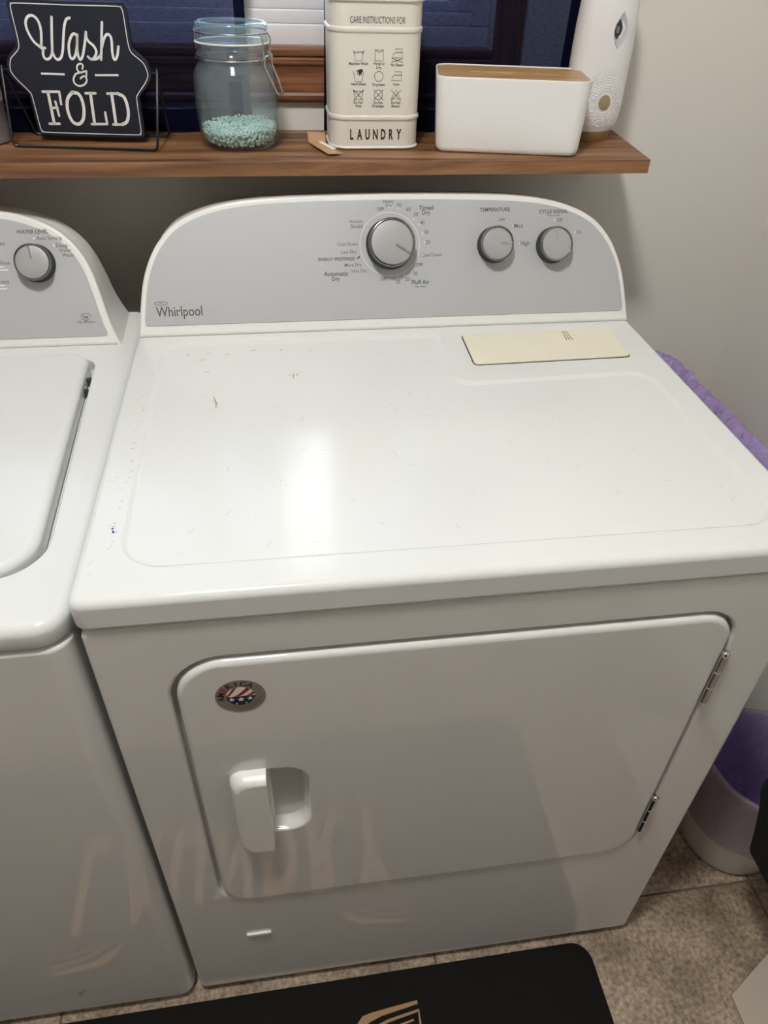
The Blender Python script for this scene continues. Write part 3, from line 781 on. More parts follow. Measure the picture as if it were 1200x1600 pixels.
SW = {'W1': [[-.0361, 1.2431], [-.0327, 1.2583], [-.0335, 1.2688], [-.0383, 1.2743], [-.0445, 1.2741], [-.0494, 1.2693], [-.0509, 1.2622], [-.0491, 1.2535], [-.045, 1.2455], [-.039, 1.2403], [-.0357, 1.2368], [-.0369, 1.2322], [-.036, 1.2276], [-.0325, 1.2263], [-.0278, 1.2288], [-.024, 1.2353], [-.0207, 1.2498], [-.015, 1.2737]],
      'W2': [[-.024, 1.2353], [-.0219, 1.2284], [-.0182, 1.2263], [-.0136, 1.2292], [-.0094, 1.2375], [-.005, 1.252], [-.0007, 1.2645], [.0035, 1.2716], [.0081, 1.2735]], 'W3': [[-.0368, 1.2431], [-.0363, 1.24], [-.0323, 1.239]],
      'a': [[.013, 1.2534], [.0103, 1.2563], [.0059, 1.2537], [.0006, 1.245], [-.0015, 1.2359], [-.001, 1.2286], [.0026, 1.2283], [.0072, 1.2343], [.0113, 1.2453], [.0130, 1.2530]], 'a2': [[.0138, 1.2552], [.0102, 1.2398], [.0096, 1.2307], [.0113, 1.2271], [.0156, 1.2318], [.0215, 1.2456], [.0259, 1.2585]],
      's': [[.0259, 1.2585], [.0252, 1.2528], [.0273, 1.2479], [.0326, 1.2432], [.0348, 1.2369], [.0312, 1.2304], [.026, 1.2279], [.0224, 1.2307]], 'sh': [[.026, 1.2279], [.0336, 1.2286], [.0392, 1.2324]],
      'h': [[.0492, 1.2697], [.0445, 1.2498], [.0392, 1.2278]], 'h2': [[.0426, 1.2407], [.0481, 1.2517], [.0534, 1.2568], [.0571, 1.2546], [.0575, 1.2483], [.056, 1.2375], [.0562, 1.2301], [.0582, 1.2284], [.0619, 1.2331], [.0654, 1.2432]],
      'amp': [[.0116, 1.2163], [.0132, 1.2207], [.0098, 1.2224], [.0056, 1.2199], [.0045, 1.2154], [.008, 1.2121], [.0165, 1.2142]], 'amp2': [[.008, 1.2121], [.0015, 1.2101], [-.0028, 1.2047], [-.0031, 1.1995], [.0015, 1.1962], [.0083, 1.197], [.0138, 1.2013], [.0145, 1.2063], [.0109, 1.2077], [.0064, 1.2049]], 'ampt': [[.0145, 1.2063], [.0165, 1.2133]],
      'O': [[-.0084, 1.1882], [-.0163, 1.1808], [-.0198, 1.1709], [-.0198, 1.16], [-.0163, 1.1511], [-.0088, 1.1488], [-.0017, 1.1545], [.0022, 1.1656], [.0027, 1.1775], [-.0004, 1.1861], [-.0084, 1.1882]],
      'D': [[.0534, 1.1882], [.0613, 1.1839], [.0639, 1.1712], [.0625, 1.1602], [.0587, 1.1531], [.052, 1.1499]]}
ST = {'F1': [[-.042, 1.1875], [-.0432, 1.1483]], 'F2': [[-.0492, 1.1877], [-.0265, 1.1883]], 'F2b': [[-.0265, 1.1883], [-.0275, 1.1731]], 'F3': [[-.0433, 1.1679], [-.0337, 1.1686]], 'F4': [[-.0347, 1.176], [-.0339, 1.1586]], 'F5': [[-.05, 1.1481], [-.0358, 1.1485]],
      'L1': [[.016, 1.1876], [.0135, 1.1494]], 'L2': [[.0093, 1.1874], [.023, 1.1877]], 'L3': [[.0093, 1.1493], [.0311, 1.1499]], 'L4': [[.0311, 1.1499], [.0313, 1.1644]], 'D1': [[.039, 1.1878], [.0534, 1.1882]], 'D3': [[.052, 1.1499], [.0394, 1.1495]], 'D2': [[.045, 1.188], [.0434, 1.1496]]}
tm = MB()
for k, v in SW.items():
    tm.ribbon(smoothline(v, 6), .0022 if k.startswith('amp') else (.0042 if k in 'OD' else .0032), sgn, .0036)
for k, v in ST.items(): tm.ribbon(v, .0040 if k in ('F1', 'L1', 'D2') else .0032, sgn, .0036)
for v in ([[-.0457, 1.2093], [-.0138, 1.2093]], [[.0269, 1.2094], [.0588, 1.2103]]): tm.ribbon(v, .0024, sgn, .0036, 0)
tm.build('sign_lettering', 'bone', plq, smooth=False, recalc=False)['kind'] = 'stuff'
def stand(a, yy, z): return (a, yy, z)
wr = .0019
fl_, fr_ = Vector((-.145, .690, ZS + wr)), Vector((.0517, .662, ZS + wr))
al_, ar_ = Vector((-.1475, .7362, 1.2160)), Vector((.0595, .7070, 1.2170))
bl_, br_ = Vector((-.132, .764, ZS + wr)), Vector((.0600, .7480, ZS + wr))
path = [br_ + Vector((-.045, .004, 0)), br_ + Vector((-.004, 0, 0)), br_ + Vector((0, 0, .004)), ar_ + Vector((0, .002, -.003)), ar_, ar_ + Vector((0, -.002, -.003)), fr_ + Vector((.000, 0, .006)), fr_ + Vector((-.002, 0, .0015)), fr_ + Vector((-.006, 0, 0)),
        fl_ + Vector((.006, 0, 0)), fl_ + Vector((.002, 0, .0015)), fl_ + Vector((0, 0, .006)), al_ + Vector((0, -.002, -.003)), al_, al_ + Vector((0, .002, -.003)), bl_ + Vector((0, 0, .004)), bl_ + Vector((.004, 0, 0)), bl_ + Vector((.045, -.004, 0))]
MB().tube(path, wr, 8).build('wire_stand', 'wire', sg)
for p_, s_ in ((al_, 1), (ar_, -1)):
    MB().tube([p_ + Vector((0, 0, -.003)), p_ + Vector((s_ * .0085, -s_ * .001, -.004))], .0016, 8).build('pivot_pin', 'wire', sg)

# grey canister cut by the left edge
cn = thing('grey_canister', 'two-tone grey canister at the far left end of the shelf', 'canister', (-.1975, .727, ZS))
MB().lathe([(.038, 0), (.0405, .002), (.0415, .05), (.042, .051)], (-.1975, .727, ZS), 36).build('body', 'grey_can', cn)
MB().lathe([(.042, .051), (.0425, .053), (.043, .098), (.041, .104), (.03, .106)], (-.1975, .727, ZS), 36).build('lid', 'pale_can', cn)

# glass jar with bail clasp and beads
JX, JY = .164, .700
jr = thing('glass_jar', 'clear glass jar with wire bail lid and mint green beads at the bottom', 'jar', (JX, JY, ZS))
outp = [(.0, .0006), (.036, .0003), (.044, .0006), (.0505, .004), (.0545, .012), (.0570, .030), (.0578, .055), (.0576, .080), (.0560, .091), (.0520, .0985), (.0490, .1025), (.0475, .106), (.0475, .110), (.0500, .1115), (.0500, .1135), (.0478, .115), (.0478, .121), (.0488, .123), (.0488, .1265)]
inp = [(.0455, .1265), (.0448, .118), (.0445, .107), (.0460, .1005), (.0495, .0965), (.0532, .089), (.0546, .079), (.0548, .055), (.0540, .030), (.0515, .014), (.0475, .008), (.040, .0058), (0.0, .0056)]
MB().lathe([(max(r, .0004), z) for r, z in outp + inp], (JX, JY, ZS), 56, True, True).build('jar_body', 'glass', jr, sharp=60)
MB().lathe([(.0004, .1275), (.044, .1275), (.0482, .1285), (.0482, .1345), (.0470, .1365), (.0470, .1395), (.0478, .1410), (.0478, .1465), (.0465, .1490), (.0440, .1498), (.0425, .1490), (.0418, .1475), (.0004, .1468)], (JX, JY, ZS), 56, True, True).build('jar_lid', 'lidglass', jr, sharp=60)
MB().tube([(JX + .0488 * math.cos(k * math.pi / 28), JY + .0488 * math.sin(k * math.pi / 28), ZS + .1270) for k in range(56)], .0012, 6, True).build('gasket', 'paper', jr)
MB().tube([(JX + .0500 * math.cos(k * math.pi / 28), JY + .0500 * math.sin(k * math.pi / 28), ZS + .1090) for k in range(56)], .0011, 6, True).build('neck_wire', 'steel', jr)
MB().tube([(JX + .0492 * math.cos(k * math.pi / 28), JY + .0492 * math.sin(k * math.pi / 28), ZS + .1385) for k in range(56)], .0010, 6, True).build('lid_wire', 'steel', jr)
def jp(az, dr_, tn, z):
    a = math.radians(az); u = Vector((math.cos(a), math.sin(a), 0)); v = Vector((-math.sin(a), math.cos(a), 0))
    return Vector((JX, JY, ZS + z)) + u * dr_ + v * tn
az = -32
for s_ in (-1, 1):
    MB().tube(smoothline([jp(az, .0495, s_ * .0092, .139), jp(az, .0535, s_ * .0095, .132), jp(az, .0520, s_ * .0085, .121), jp(az, .0535, s_ * .0095, .112), jp(az, .0540, s_ * .0098, .104), jp(az, .0525, s_ * .0100, .101)], 5), .0011, 7).build('clasp_wire', 'steel', jr)
    MB().ico(jp(az, .0535, s_ * .0095, .113), .0028).build('clasp_pivot', 'steel', jr)
MB().tube([jp(az, .053, -.0095, .113), jp(az, .053, .0095, .113)], .0011, 7).build('clasp_bar', 'steel', jr)
MB().tube([jp(az, .0535, -.0098, .104), jp(az, .063, -.0088, .086), jp(az, .070, -.0065, .0715), jp(az, .0705, -.0040, .0700), jp(az, .0705, .0040, .0700), jp(az, .070, .0065, .0715), jp(az, .063, .0088, .086), jp(az, .0535, .0098, .104)], .0012, 7).build('bail_lever', 'steel', jr)
MB().tube(smoothline([jp(az + 180, .049, -.006, .139), jp(az + 180, .0535, -.007, .140), jp(az + 180, .0545, -.007, .125), jp(az + 180, .0530, -.006, .112), jp(az + 180, .0530, .006, .112), jp(az + 180, .0545, .007, .125), jp(az + 180, .0535, .007, .140), jp(az + 180, .049, .006, .139)], 4), .0010, 7).build('hinge_wire', 'steel', jr)
pe = MB()
def bead_h(x, y): return .027 + .10 * (x * .55 + y * .85) * .55 + .004 * noise.noise(Vector((x * 40, y * 40, 1)))
d_ = .0048
iz = 0
while iz * d_ * .62 < .05:
    z = .0085 + iz * d_ * .62
    for ix in range(-12, 13):
        for iy in range(-12, 13):
            x = (ix + .5 * (iy % 2) + .5 * (iz % 2)) * d_; y = (iy * .87 + .3 * (iz % 2)) * d_
            x += random.uniform(-1, 1) * .0016; y += random.uniform(-1, 1) * .0016; zz = z + random.uniform(-1, 1) * .0014
            r = math.hypot(x, y); lim = (.0455 if z < .012 else .0495 if z < .02 else .0512)
            h = bead_h(x, y)
            if r > lim or zz > h: continue
            if zz < h - .009 and r < lim - .008: continue
            pe.ico((JX + x, JY + y, ZS + zz), random.uniform(.0021, .0027), (1, 1, random.uniform(.75, 1)))
    iz += 1
po = pe.build('scent_beads', 'bead', None, sharp=80)
tag(po, 'heap of mint green scent beads inside the clear glass jar', 'beads', kind='stuff')

# two kraft tags by the tin
def card(pts, z, th): return MB().slab(lambda q: rpoly(pts, .0006, q, 1), z, z + th, 0)
t1 = thing('card_tag', 'plain brown kraft card tag leaning behind another beside the cream tin', 'tag', (.275, .700, ZS))
MB().add([(.2625, .716, ZS + .0006), (.2870, .708, ZS + .0006), (.2878, .728, ZS + .0105), (.2620, .736, ZS + .0105), (.2625, .7172, ZS), (.2870, .7092, ZS), (.2878, .7292, ZS + .0097), (.2620, .7372, ZS + .0097)],
         [(0, 1, 2, 3), (7, 6, 5, 4), (0, 4, 5, 1), (1, 5, 6, 2), (2, 6, 7, 3), (3, 7, 4, 0)]).build('card', 'kraft', t1, smooth=False)
t2 = thing('card_tag', 'brown kraft card tag with a white strip, lying on top beside the cream tin', 'tag', (.283, .66, ZS))
card([(.2615, .701), (.284, .630), (.3045, .633), (.2965, .652), (.2720, .706)], ZS + .0028, .001).build('card', 'kraft', t2)
card([(.2755, .698), (.2920, .655), (.2985, .657), (.2810, .703)], ZS + .0039, .0003).build('strip', 'paper', t2)

# cream laundry tin
tn = thing('laundry_tin', 'tall cream laundry tin with printed care symbols, between jar and tissue box', 'tin', (.3555, .719, ZS))
TX0, TX1, TY0, TY1 = .2905, .4205, .668, .770
tl_ = []
def tring(i, z): tl_.append([(a, b, z) for a, b in rrect(TX0, TX1, TY0, TY1, .027, i, 8)])
def bead_ring(zc, r=.0035, out=.0019):
    for k in range(9):
        a = -math.pi / 2 + math.pi * k / 8; tring(.0016 - out * math.cos(a), zc + r * math.sin(a))
tring(.004, ZS); tring(.0004, ZS + .0006); tring(-.0006, ZS + .0022); tring(.0002, ZS + .0038); tring(.0016, ZS + .0046)
bead_ring(1.1661); bead_ring(1.2704)
tring(.0016, 1.3005); tring(.0016, 1.304)
MB().loft(tl_).build('body', 'tin', tn, sharp=50, wn=True)
MB().slab(lambda q: rrect(TX0 - .0012, TX1 + .0012, TY0 - .0012, TY1 + .0012, .028, q, 8), 1.3015, 1.322, .004, XY, .0012).build('lid', 'tin', tn, wn=True)
MB().lathe([(.006, 0), (.006, .006), (.012, .010), (.013, .016), (.009, .020), (.001, .021)], (.3555, .719, 1.322), 24).build('lid_knob', 'tin', tn)
TM = lambda a, b, c: (a, TY0 + .0016 - c, b)
tt = MB()
V_, F_, w_ = glyphs('CARE INSTRUCTIONS FOR', 0.0)
k_ = .0735 / w_
tt.add([TM(.3560 + a * k_, 1.2816 + b * .0108, .0003) for a, b in V_], F_)
for i, ch in enumerate('LAUNDRY'):
    V_, F_, w_ = glyphs(ch, .035)
    tt.add([TM(.3214 + i * .0113 + a * .0098, 1.1457 + b * .0182, .0003) for a, b in V_], F_)
lw = .0006
def ln(*pts): tt.ribbon(pts, lw, TM, .0003, 0)
def tub(cx, cz, wave=True):
    ln((cx - .0072, cz + .0062), (cx - .0064, cz + .0042), (cx - .0046, cz - .0060), (cx + .0046, cz - .0060), (cx + .0064, cz + .0042), (cx + .0072, cz + .0062))
    if wave: ln(*[(cx - .0066 + .0132 * k / 12, cz + .0040 + .0011 * math.cos(k * math.pi / 2)) for k in range(13)])
def iron(cx, cz):
    ln((cx - .0030, cz + .0052), (cx + .0066, cz + .0052), (cx + .0066, cz - .0052), (cx - .0072, cz - .0052), (cx - .0056, cz - .0014), (cx - .0028, cz + .0012), (cx + .0064, cz + .0012))
def ring(cx, cz, r=.0060): tt.ribbon([(cx + r * math.cos(k * math.pi / 14), cz + r * math.sin(k * math.pi / 14)) for k in range(28)], lw, TM, .0003, 0, True)
def cross(cx, cz, a=.0068, b=.0064): ln((cx - a, cz - b), (cx + a, cz + b)); ln((cx - a, cz + b), (cx + a, cz - b))
C1, C2, C3 = .3306, .3586, .3833
tub(C1, 1.2412)
ln((C2 - .0056, 1.2355), (C2 + .0056, 1.2355), (C2 + .0056, 1.2482), (C2 - .0056, 1.2482), (C2 - .0056, 1.2355)); ln(*[(C2 - .0054 + .0108 * k / 8, 1.2480 - .0022 * math.sin(math.pi * k / 8)) for k in range(9)])
iron(C3, 1.2442); cross(C3, 1.2362, .0078, .0022)
tub(C1, 1.2168, False)
tt.flat([(C1 + .0064, 1.2232), (C1 + .0050, 1.2258), (C1 + .0010, 1.2252), (C1 - .0030, 1.2236), (C1 - .0026, 1.2228), (C1 + .0004, 1.2226), (C1 - .0024, 1.2202), (C1 - .0016, 1.2196), (C1 + .0008, 1.2210), (C1 + .0002, 1.2176), (C1 + .0012, 1.2174), (C1 + .0024, 1.2204), (C1 + .0030, 1.2182), (C1 + .0040, 1.2186), (C1 + .0044, 1.2216)], TM, .0003)
ring(C2, 1.2172); iron(C3, 1.2178)
tub(C1, 1.1950); cross(C1, 1.1946)
ring(C2, 1.1950); cross(C2, 1.1950)
ln((C3 - .0066, 1.1902), (C3 + .0066, 1.1902), (C3, 1.2012), (C3 - .0066, 1.1902)); cross(C3, 1.1946)
for t_, cx, cz, w in (('Machine Wash', C1, 1.2322, .0255), ('Hang to', C2, 1.2326, .0150), ('Dry', C2, 1.2277, .0070), ('No Steam', C3, 1.2312, .0172), ('Hand Wash', C1, 1.2081, .0205), ('Dryclean', C2, 1.2075, .0172), ('Iron', C3, 1.2081, .0080), ('Do Not', C1, 1.1858, .0128), ('Wash', C1, 1.1815, .0086), ('Do Not', C2, 1.1858, .0128), ('Dryclean', C2, 1.1815, .0166), ('Do Not', C3, 1.1858, .0128), ('Bleach', C3, 1.1815, .0116)):
    V_, F_, w_ = glyphs(t_, .012); k_ = w / w_
    tt.add([TM(cx + a * k_, cz + b * .0046, .0003) for a, b in V_], F_)
tt.build('printed_lettering', 'ink', tn, smooth=False, recalc=False)['kind'] = 'stuff'

# tissue box
BO = Vector((.4405, .6520)); bd_ = Vector((.2009, -.0377)).normalized(); bn_ = Vector((-bd_.y, bd_.x))
def bx(a, b, c): p_ = BO + bd_ * a + bn_ * b; return (p_.x, p_.y, c)
tb = thing('tissue_box', 'white tissue box with bamboo lid at the right end of the shelf', 'tissue box', bx(.105, .056, ZS))
bwid, bdep, bh = .206, .121, .0955
lo = []
for i, z in ((.010, 0), (.004, .0008), (.0015, .003), (0, .008), (-.0045, bh - .003), (-.0046, bh - .001), (-.004, bh), (-.0026, bh), (-.0018, bh - .001), (-.0016, bh - .004), (-.0016, bh - .012)):
    lo.append([bx(a, b, ZS + z) for a, b in rrect(0, bwid, 0, bdep, .017, i, 7)])
MB().loft(lo).build('box_body', 'softwhite', tb, sharp=50, wn=True)
def slot(g):
    a_, b_ = .066 + g, .0085 + g
    return [(bwid / 2 + .004 + a_ * math.cos(2 * math.pi * k / 40), bdep / 2 + b_ * math.sin(2 * math.pi * k / 40)) for k in range(40)]
MB().plate(lambda q: rrect(0, bwid, 0, bdep, .017, -.0012 + q, 7), [slot], ZS + bh - .007, ZS + bh - .0012, .0008, bx).build('bamboo_lid', 'bamboo', tb, wn=True)
MB().flat([(a, b) for a, b in slot(.001)], bx, ZS + bh - .0055).build('tissue', 'bamboo', tb, smooth=False)

# air freshener
FX, FY = .7000, .7375
af = thing('air_freshener', 'tall white automatic air freshener with champagne base, behind the tissue box', 'air freshener', (FX, FY, ZS))
def fsec(rx, ry, z, n=40): return [(FX + rx * (abs(math.cos(t)) ** .85) * (1 if math.cos(t) >= 0 else -1), FY + ry * (abs(math.sin(t)) ** .85) * (1 if math.sin(t) >= 0 else -1), ZS + z) for t in [2 * math.pi * k / n for k in range(n)]]
FR = [(.0345, .0275, .0148), (.0390, .031, .022), (.0425, .0335, .033), (.0435, .034, .05), (.0438, .0345, .08), (.0438, .0345, .12), (.0430, .034, .15), (.0415, .033, .175), (.039, .031, .195), (.034, .027, .210), (.022, .018, .220), (.002, .002, .2225)]
MB().loft([fsec(*q) for q in FR]).build('shell', 'fresh', af, sharp=60)
MB().loft([fsec(.0285, .0225, 0), fsec(.0300, .0240, .001), fsec(.0345, .0275, .0140), fsec(.0350, .0280, .0150)]).build('base_band', 'gold', af, sharp=60)
def fsurf(u, z, c):
    """front surface point of the shell at sideways u, height z, pushed out by c"""
    for k in range(len(FR) - 1):
        if FR[k][2] <= z <= FR[k + 1][2]: break
    t = (z - FR[k][2]) / (FR[k + 1][2] - FR[k][2]); rx = FR[k][0] + (FR[k + 1][0] - FR[k][0]) * t; ry = FR[k][1] + (FR[k + 1][1] - FR[k][1]) * t
    ct = max(0, min(1, abs(u) / rx)) ** (1 / .85); st_ = math.sqrt(max(0, 1 - ct * ct)) ** .85
    n_ = Vector((u / rx ** 2, -(ry * st_) / ry ** 2, 0)).normalized()
    return (FX + u + n_.x * c, FY - ry * st_ + n_.y * c, ZS + z)
bu_, bz_ = .0045, .0560
MB().disc(bu_, bz_, .0112, fsurf, .0006, 28).build('button_ring', 'fresh', af)
fb = MB(); fb.loft([[fsurf(bu_ + r * math.cos(k * math.pi / 14), bz_ + r * 1.12 * math.sin(k * math.pi / 14), c) for k in range(28)] for r, c in ((.0088, .0002), (.0088, .0014), (.0078, .0018), (.001, .0016))], False, True)
fb.build('button', 'gold', af)
dm = MB()
for ir in range(9):
    r = .0145 + ir * .0030
    nn = int(2 * math.pi * r / .0034)
    for k in range(nn):
        a = 2 * math.pi * (k + .5 * (ir % 2)) / nn
        u, z = bu_ + r * math.cos(a), bz_ + r * 1.1 * math.sin(a)
        if abs(u) > .037 or z < .022: continue
        dm.ico(fsurf(u, z, 0), .0015 * (1 - ir * .04), (1, .7, 1))
dm.build('dimple_pattern', 'fresh', af, sharp=80)['kind'] = 'stuff'
def almond(s, shift=0.0, zs=0.0):
    P_ = []
    for k in range(13): t = k / 12; P_.append((shift + s * .0098 * math.sin(math.pi * t) + .0016 * (t - .5), .1465 + zs + s * (t - .5) * .040))
    for k in range(1, 12): t = 1 - k / 12; P_.append((shift - s * .0085 * math.sin(math.pi * t) + .0016 * (t - .5), .1465 + zs + s * (t - .5) * .040))
    return P_
EU = .0085
MB().loft([[fsurf(a + EU, b, c) for a, b in almond(s)] for s, c in ((1.14, -.0004), (1.10, .0008), (1.0, .0006), (.96, .0002))], False, True).build('spray_opening', 'pale_can', af, sharp=60)  # grey paints in the shade of a recess, the surface is not hollowed
MB().flat([(a + EU - .0040, b + .001) for a, b in almond(.62)], fsurf, .0007).build('spray_hollow', 'dark', af)  # flat dark patch painted as the shade inside the opening
p_ = fsurf(EU - .0045, .147, 0)
MB().rbox(p_[0] - .0022, p_[0] + .0022, p_[1] - .0022, p_[1] + .003, p_[2] - .004, p_[2] + .004, .0006).build('nozzle', 'grey_can', af)

# curtains
def curtain(name, x0, x1, z0, z1, label, ph, hem_l, hem_r):
    nx, nz_ = 120, 24
    def pt(u, z, dy=0):
        x = x0 + (x1 - x0) * u
        y = .7810 + .0032 * math.sin(x * 62 + ph + .4 * math.sin(z * 3)) + .0010 * math.sin(x * 141 + ph * 2) + dy
        return (x + .003 * math.sin(z * 9 + ph), y, z)
    root = thing(name, label, 'curtain', ((x0 + x1) / 2, .7775, z0))
    V = [pt(i / nx, z0 + (z1 - z0) * j / nz_) for j in range(nz_ + 1) for i in range(nx + 1)]
    F = [(j * (nx + 1) + i, j * (nx + 1) + i + 1, (j + 1) * (nx + 1) + i + 1, (j + 1) * (nx + 1) + i) for j in range(nz_) for i in range(nx)]
    MB().add(V, F).build('panel', 'curtain', root, sharp=180, recalc=False)
    for flag, ua, ub in ((hem_l, 0, hem_l / (x1 - x0)), (hem_r, 1 - hem_r / (x1 - x0), 1)):
        if not flag: continue
        V = [pt(ua + (ub - ua) * i / 4, z0 + (z1 - z0) * j / nz_, .0012) for j in range(nz_ + 1) for i in range(5)]
        F = [(j * 5 + i, j * 5 + i + 1, (j + 1) * 5 + i + 1, (j + 1) * 5 + i) for j in range(nz_) for i in range(4)]
        MB().add(V, F).build('side_hem', 'hem', root, sharp=180, recalc=False)
    V = [pt(i / nx, z0 + .03 * j / 2, .0012) for j in range(3) for i in range(nx + 1)]
    F = [(j * (nx + 1) + i, j * (nx + 1) + i + 1, (j + 1) * (nx + 1) + i + 1, (j + 1) * (nx + 1) + i) for j in range(2) for i in range(nx)]
    MB().add(V, F).build('bottom_hem', 'hem', root, sharp=180, recalc=False)
curtain('window_curtain', -.62, .184, ZS + .002, 2.10, 'sheer navy curtain panel on the left, behind the sign and jar', .4, 0, .015)
curtain('window_curtain', .2915, .672, ZS + .002, 2.10, 'sheer navy curtain panel on the right, behind the tin and tissue box', 2.1, .005, .018)
rod = thing('curtain_rod', 'dark metal curtain rod above the window, out of view', 'curtain rod', (.024, .7775, 2.105))
MB().tube([(-.68, .7775, 2.105), (.74, .7775, 2.105)], .008, 14).build('rod_bar', 'rod', rod)
for x in (-.66, .72): MB().rbox(x - .01, x + .01, .770, .7995, 2.095, 2.115, .002).build('bracket', 'rod', rod)

# ================================================================== FLOOR THINGS
# black mat with tan lettering
ma = math.radians(.53); MO = (.05, -.012)
def mt(a, b, c): return (MO[0] + a * math.cos(ma) - b * math.sin(ma), MO[1] + a * math.sin(ma) + b * math.cos(ma), c)
mat = thing('floor_mat', 'black rubber floor mat with tan laundry lettering in front of the machines', 'mat', (MO[0], MO[1] - .25, 0))
mb_ = MB().slab(lambda q: rrect(-.61, .61, -.46, 0, .032, q, 8), .0003, .008, .002, mt).build('mat_pad', 'black', mat, wn=True)
ml = MB()
for i, ch in enumerate('LAUNDRY'):
    V_, F_, w_ = glyphs(ch, .045)
    hgt = .13 + .035 * abs(i - 3) / 3
    ml.add([mt(-.255 + i * .085 + a * .092, -.195 + b * hgt / .72, .00825) for a, b in V_], F_)
for s_ in (-1, 1):
    orn = [(.186, -.080), (.209, -.058), (.224, -.055), (.300, -.048), (.3005, -.0535), (.240, -.062), (.219, -.068), (.203, -.078)]
    ml.flat([(s_ * a, b) for a, b in orn][::s_], mt, .00825)
    ml.ribbon([(s_ * a, b) for a, b in ((.214, -.088), (.232, -.075), (.250, -.070), (.300, -.0625), (.299, -.095))], .0045, mt, .00825, 0)
    ml.ribbon([(s_ * a, b) for a, b in ((.232, -.092), (.246, -.082), (.290, -.0745))], .003, mt, .00825, 0)
    ml.ribbon([(s_ * .31, -.262), (s_ * .04, -.275)], .005, mt, .00825, 0)
ml.build('mat_lettering', 'tan', mb_, smooth=False, recalc=False)['kind'] = 'stuff'

# small bin with folded purple liner
BC = (1.002, .148)
sb = thing('small_waste_bin', 'small white waste bin with purple liner on the floor, beside the dryer front', 'waste bin', (*BC, 0))
sprof = [(.060, .001), (.078, .001), (.084, .006), (.088, .016), (.097, .12), (.104, .245), (.107, .252), (.104, .255), (.101, .250), (.094, .12), (.085, .018), (.004, .014)]
MB().lathe(sprof, (*BC, 0), 48).build('bin_body', 'binplastic', sb, sharp=60)
def crumple(loops, amp, sc, sd):
    out = []
    for l in loops:
        L = []
        for v in l:
            p_ = Vector(v); d = noise.noise_vector(p_ * sc + Vector((sd, 0, 0))) * amp
            L.append(tuple(p_ + d))
        out.append(L)
    return out
def circ(c, r, z, n=96): return [(c[0] + r * math.cos(2 * math.pi * k / n), c[1] + r * math.sin(2 * math.pi * k / n), z) for k in range(n)]
inn = [circ(BC, .070, .030), circ(BC, .084, .034), circ(BC, .087, .08), circ(BC, .091, .14), circ(BC, .095, .20), circ(BC, .098, .245), circ(BC, .1015, .2555)]
MB().loft(crumple(inn, .0035, 34, 2), True, False).build('liner_inside', 'liner', sb, sharp=180)
outl = [circ(BC, .1015, .2555), circ(BC, .105, .2585), circ(BC, .1095, .2555), circ(BC, .1110, .245), circ(BC, .1090, .20), circ(BC, .1065, .15), circ(BC, .1040, .105)]
MB().loft(crumple(outl, .0022, 40, 2), False, False).build('liner_fold', 'liner_out', sb, sharp=180)

# tall slim bin beside the dryer, purple liner hanging over its rim
lb = thing('tall_trash_bin', 'tall slim bin with crumpled purple liner, between the dryer and the wall', 'trash bin', (.852, .50, 0))
def lrr(i, z, n=14): return [(a, b, z) for a, b in rrect(.758, .946, .265, .735, .07, i, n)]
MB().loft([lrr(.038, .001), lrr(.034, .004), lrr(.030, .02), lrr(.017, .70), lrr(.016, .735), lrr(.018, .738), lrr(.020, .735), lrr(.034, .03), lrr(.05, .025)]).build('bin_body', 'binplastic', lb, sharp=60)
def dense(l, k=3):
    out = []
    for i in range(len(l)):
        a = Vector(l[i]); b = Vector(l[(i + 1) % len(l)]); m_ = max(1, int((b - a).length / .006))
        for j in range(m_): out.append(tuple(a.lerp(b, j / m_)))
    return out
def resample(l, n=220):
    P_ = [Vector(v) for v in l] + [Vector(l[0])]; D_ = [0]
    for i in range(len(P_) - 1): D_.append(D_[-1] + (P_[i + 1] - P_[i]).length)
    out = []; j = 0
    for k in range(n):
        s_ = D_[-1] * k / n
        while D_[j + 1] < s_: j += 1
        t_ = (s_ - D_[j]) / max(1e-9, D_[j + 1] - D_[j]); out.append(tuple(P_[j].lerp(P_[j + 1], t_)))
    return out
lkey = ((.062, .40), (.048, .45), (.040, .60), (.034, .68), (.031, .71), (.029, .735), (.024, .750), (.016, .759), (.010, .7605), (.005, .758), (.001, .750), (-.001, .735), (-.002, .71), (-.003, .68), (-.004, .63))
li = []
for q0, q1 in zip(lkey[:-1], lkey[1:]):
    for k in range(3): li.append(resample(lrr(q0[0] + (q1[0] - q0[0]) * k / 3, q0[1] + (q1[1] - q0[1]) * k / 3), 520))
li.append(resample(lrr(*lkey[-1]), 520))
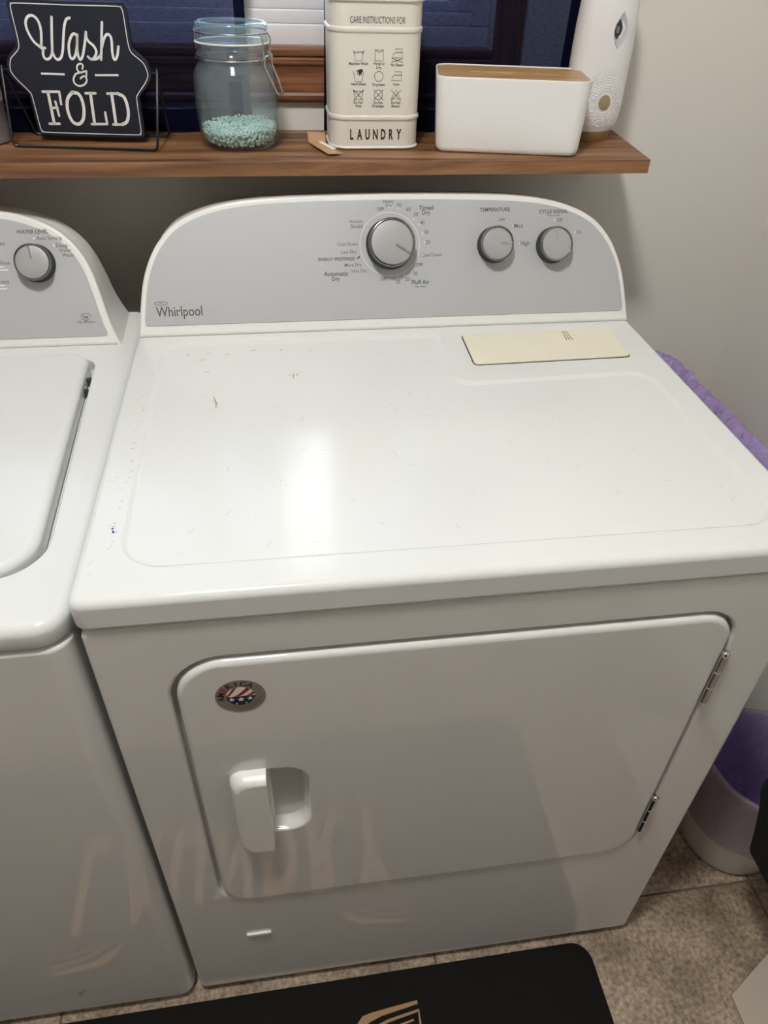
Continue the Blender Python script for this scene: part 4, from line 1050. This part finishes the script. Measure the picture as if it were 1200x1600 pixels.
def crumple2(loops):
    out = []
    n = len(loops[0])
    for j, l in enumerate(loops):
        L = []
        for k, v in enumerate(l):
            p_ = Vector(v)
            u_ = Vector((p_.x * 70, p_.y * 70, p_.z * 22 + p_.y * 20))
            f = noise.noise(u_) * .0075 + noise.noise(u_ * 2.1 + Vector((5, 1, 2))) * .0035
            c_ = Vector((.852, .50, p_.z)); d = (p_ - c_).normalized()
            up = noise.noise(Vector((p_.x * 40, p_.y * 40, 7))) * .006 if .70 < p_.z else 0
            p_ = p_ + d * f + Vector((0, 0, up))
            L.append((max(p_.x, .7445), min(p_.y, .786), p_.z))
        out.append(L)
    return out
MB().loft(crumple2(li), True, False).build('liner', 'liner', lb, sharp=180)

# black bag hanging off the right wall, cut by the right edge
bg_ = thing('black_cloth_bag', 'black cloth bag hanging on the right wall, cut by the right picture edge', 'bag', (1.0, -.03, .16))
loops = []
for z, xa, ya, yb in ((.170, .985, -.05, -.012), (.20, .930, -.065, -.004), (.268, .872, -.080, .004), (.30, .866, -.084, .004), (.38, .842, -.088, .006), (.455, .823, -.088, .006), (.55, .822, -.08, .004), (.66, .85, -.07, .0), (.74, .92, -.055, -.01), (.78, 1.0, -.045, -.02)):
    loops.append(resample([(a, b, z) for a, b in rrect(xa, 1.100, ya, yb, .016, 0, 4)], 72))
MB().loft(crumple(loops, .006, 22, 5)).build('bag_body', 'blackcloth', bg_, sharp=60)
MB().tube(smoothline([(1.03, -.035, .77), (1.06, -.035, .90), (1.09, -.035, .97), (1.075, -.035, .90), (1.06, -.035, .77)], 6), .006, 8).build('strap', 'blackcloth', bg_)
MB().tube([(1.1045, -.035, .962), (1.084, -.035, .962), (1.078, -.035, .972)], .004, 8).build('hook', 'chrome', bg_)

# beige board on the floor, lower right corner
bp = [(.8695, -.42), (1.05, -.42), (1.05, -.024), (.8715, -.119)]
tag(MB().slab(lambda q: rpoly(bp, .002, q, 2), .0004, .0075, .001, XY, .001, 2).build('floor_board', 'board', wn=True), 'flat beige board lying on the tile floor in the lower right corner', 'board')
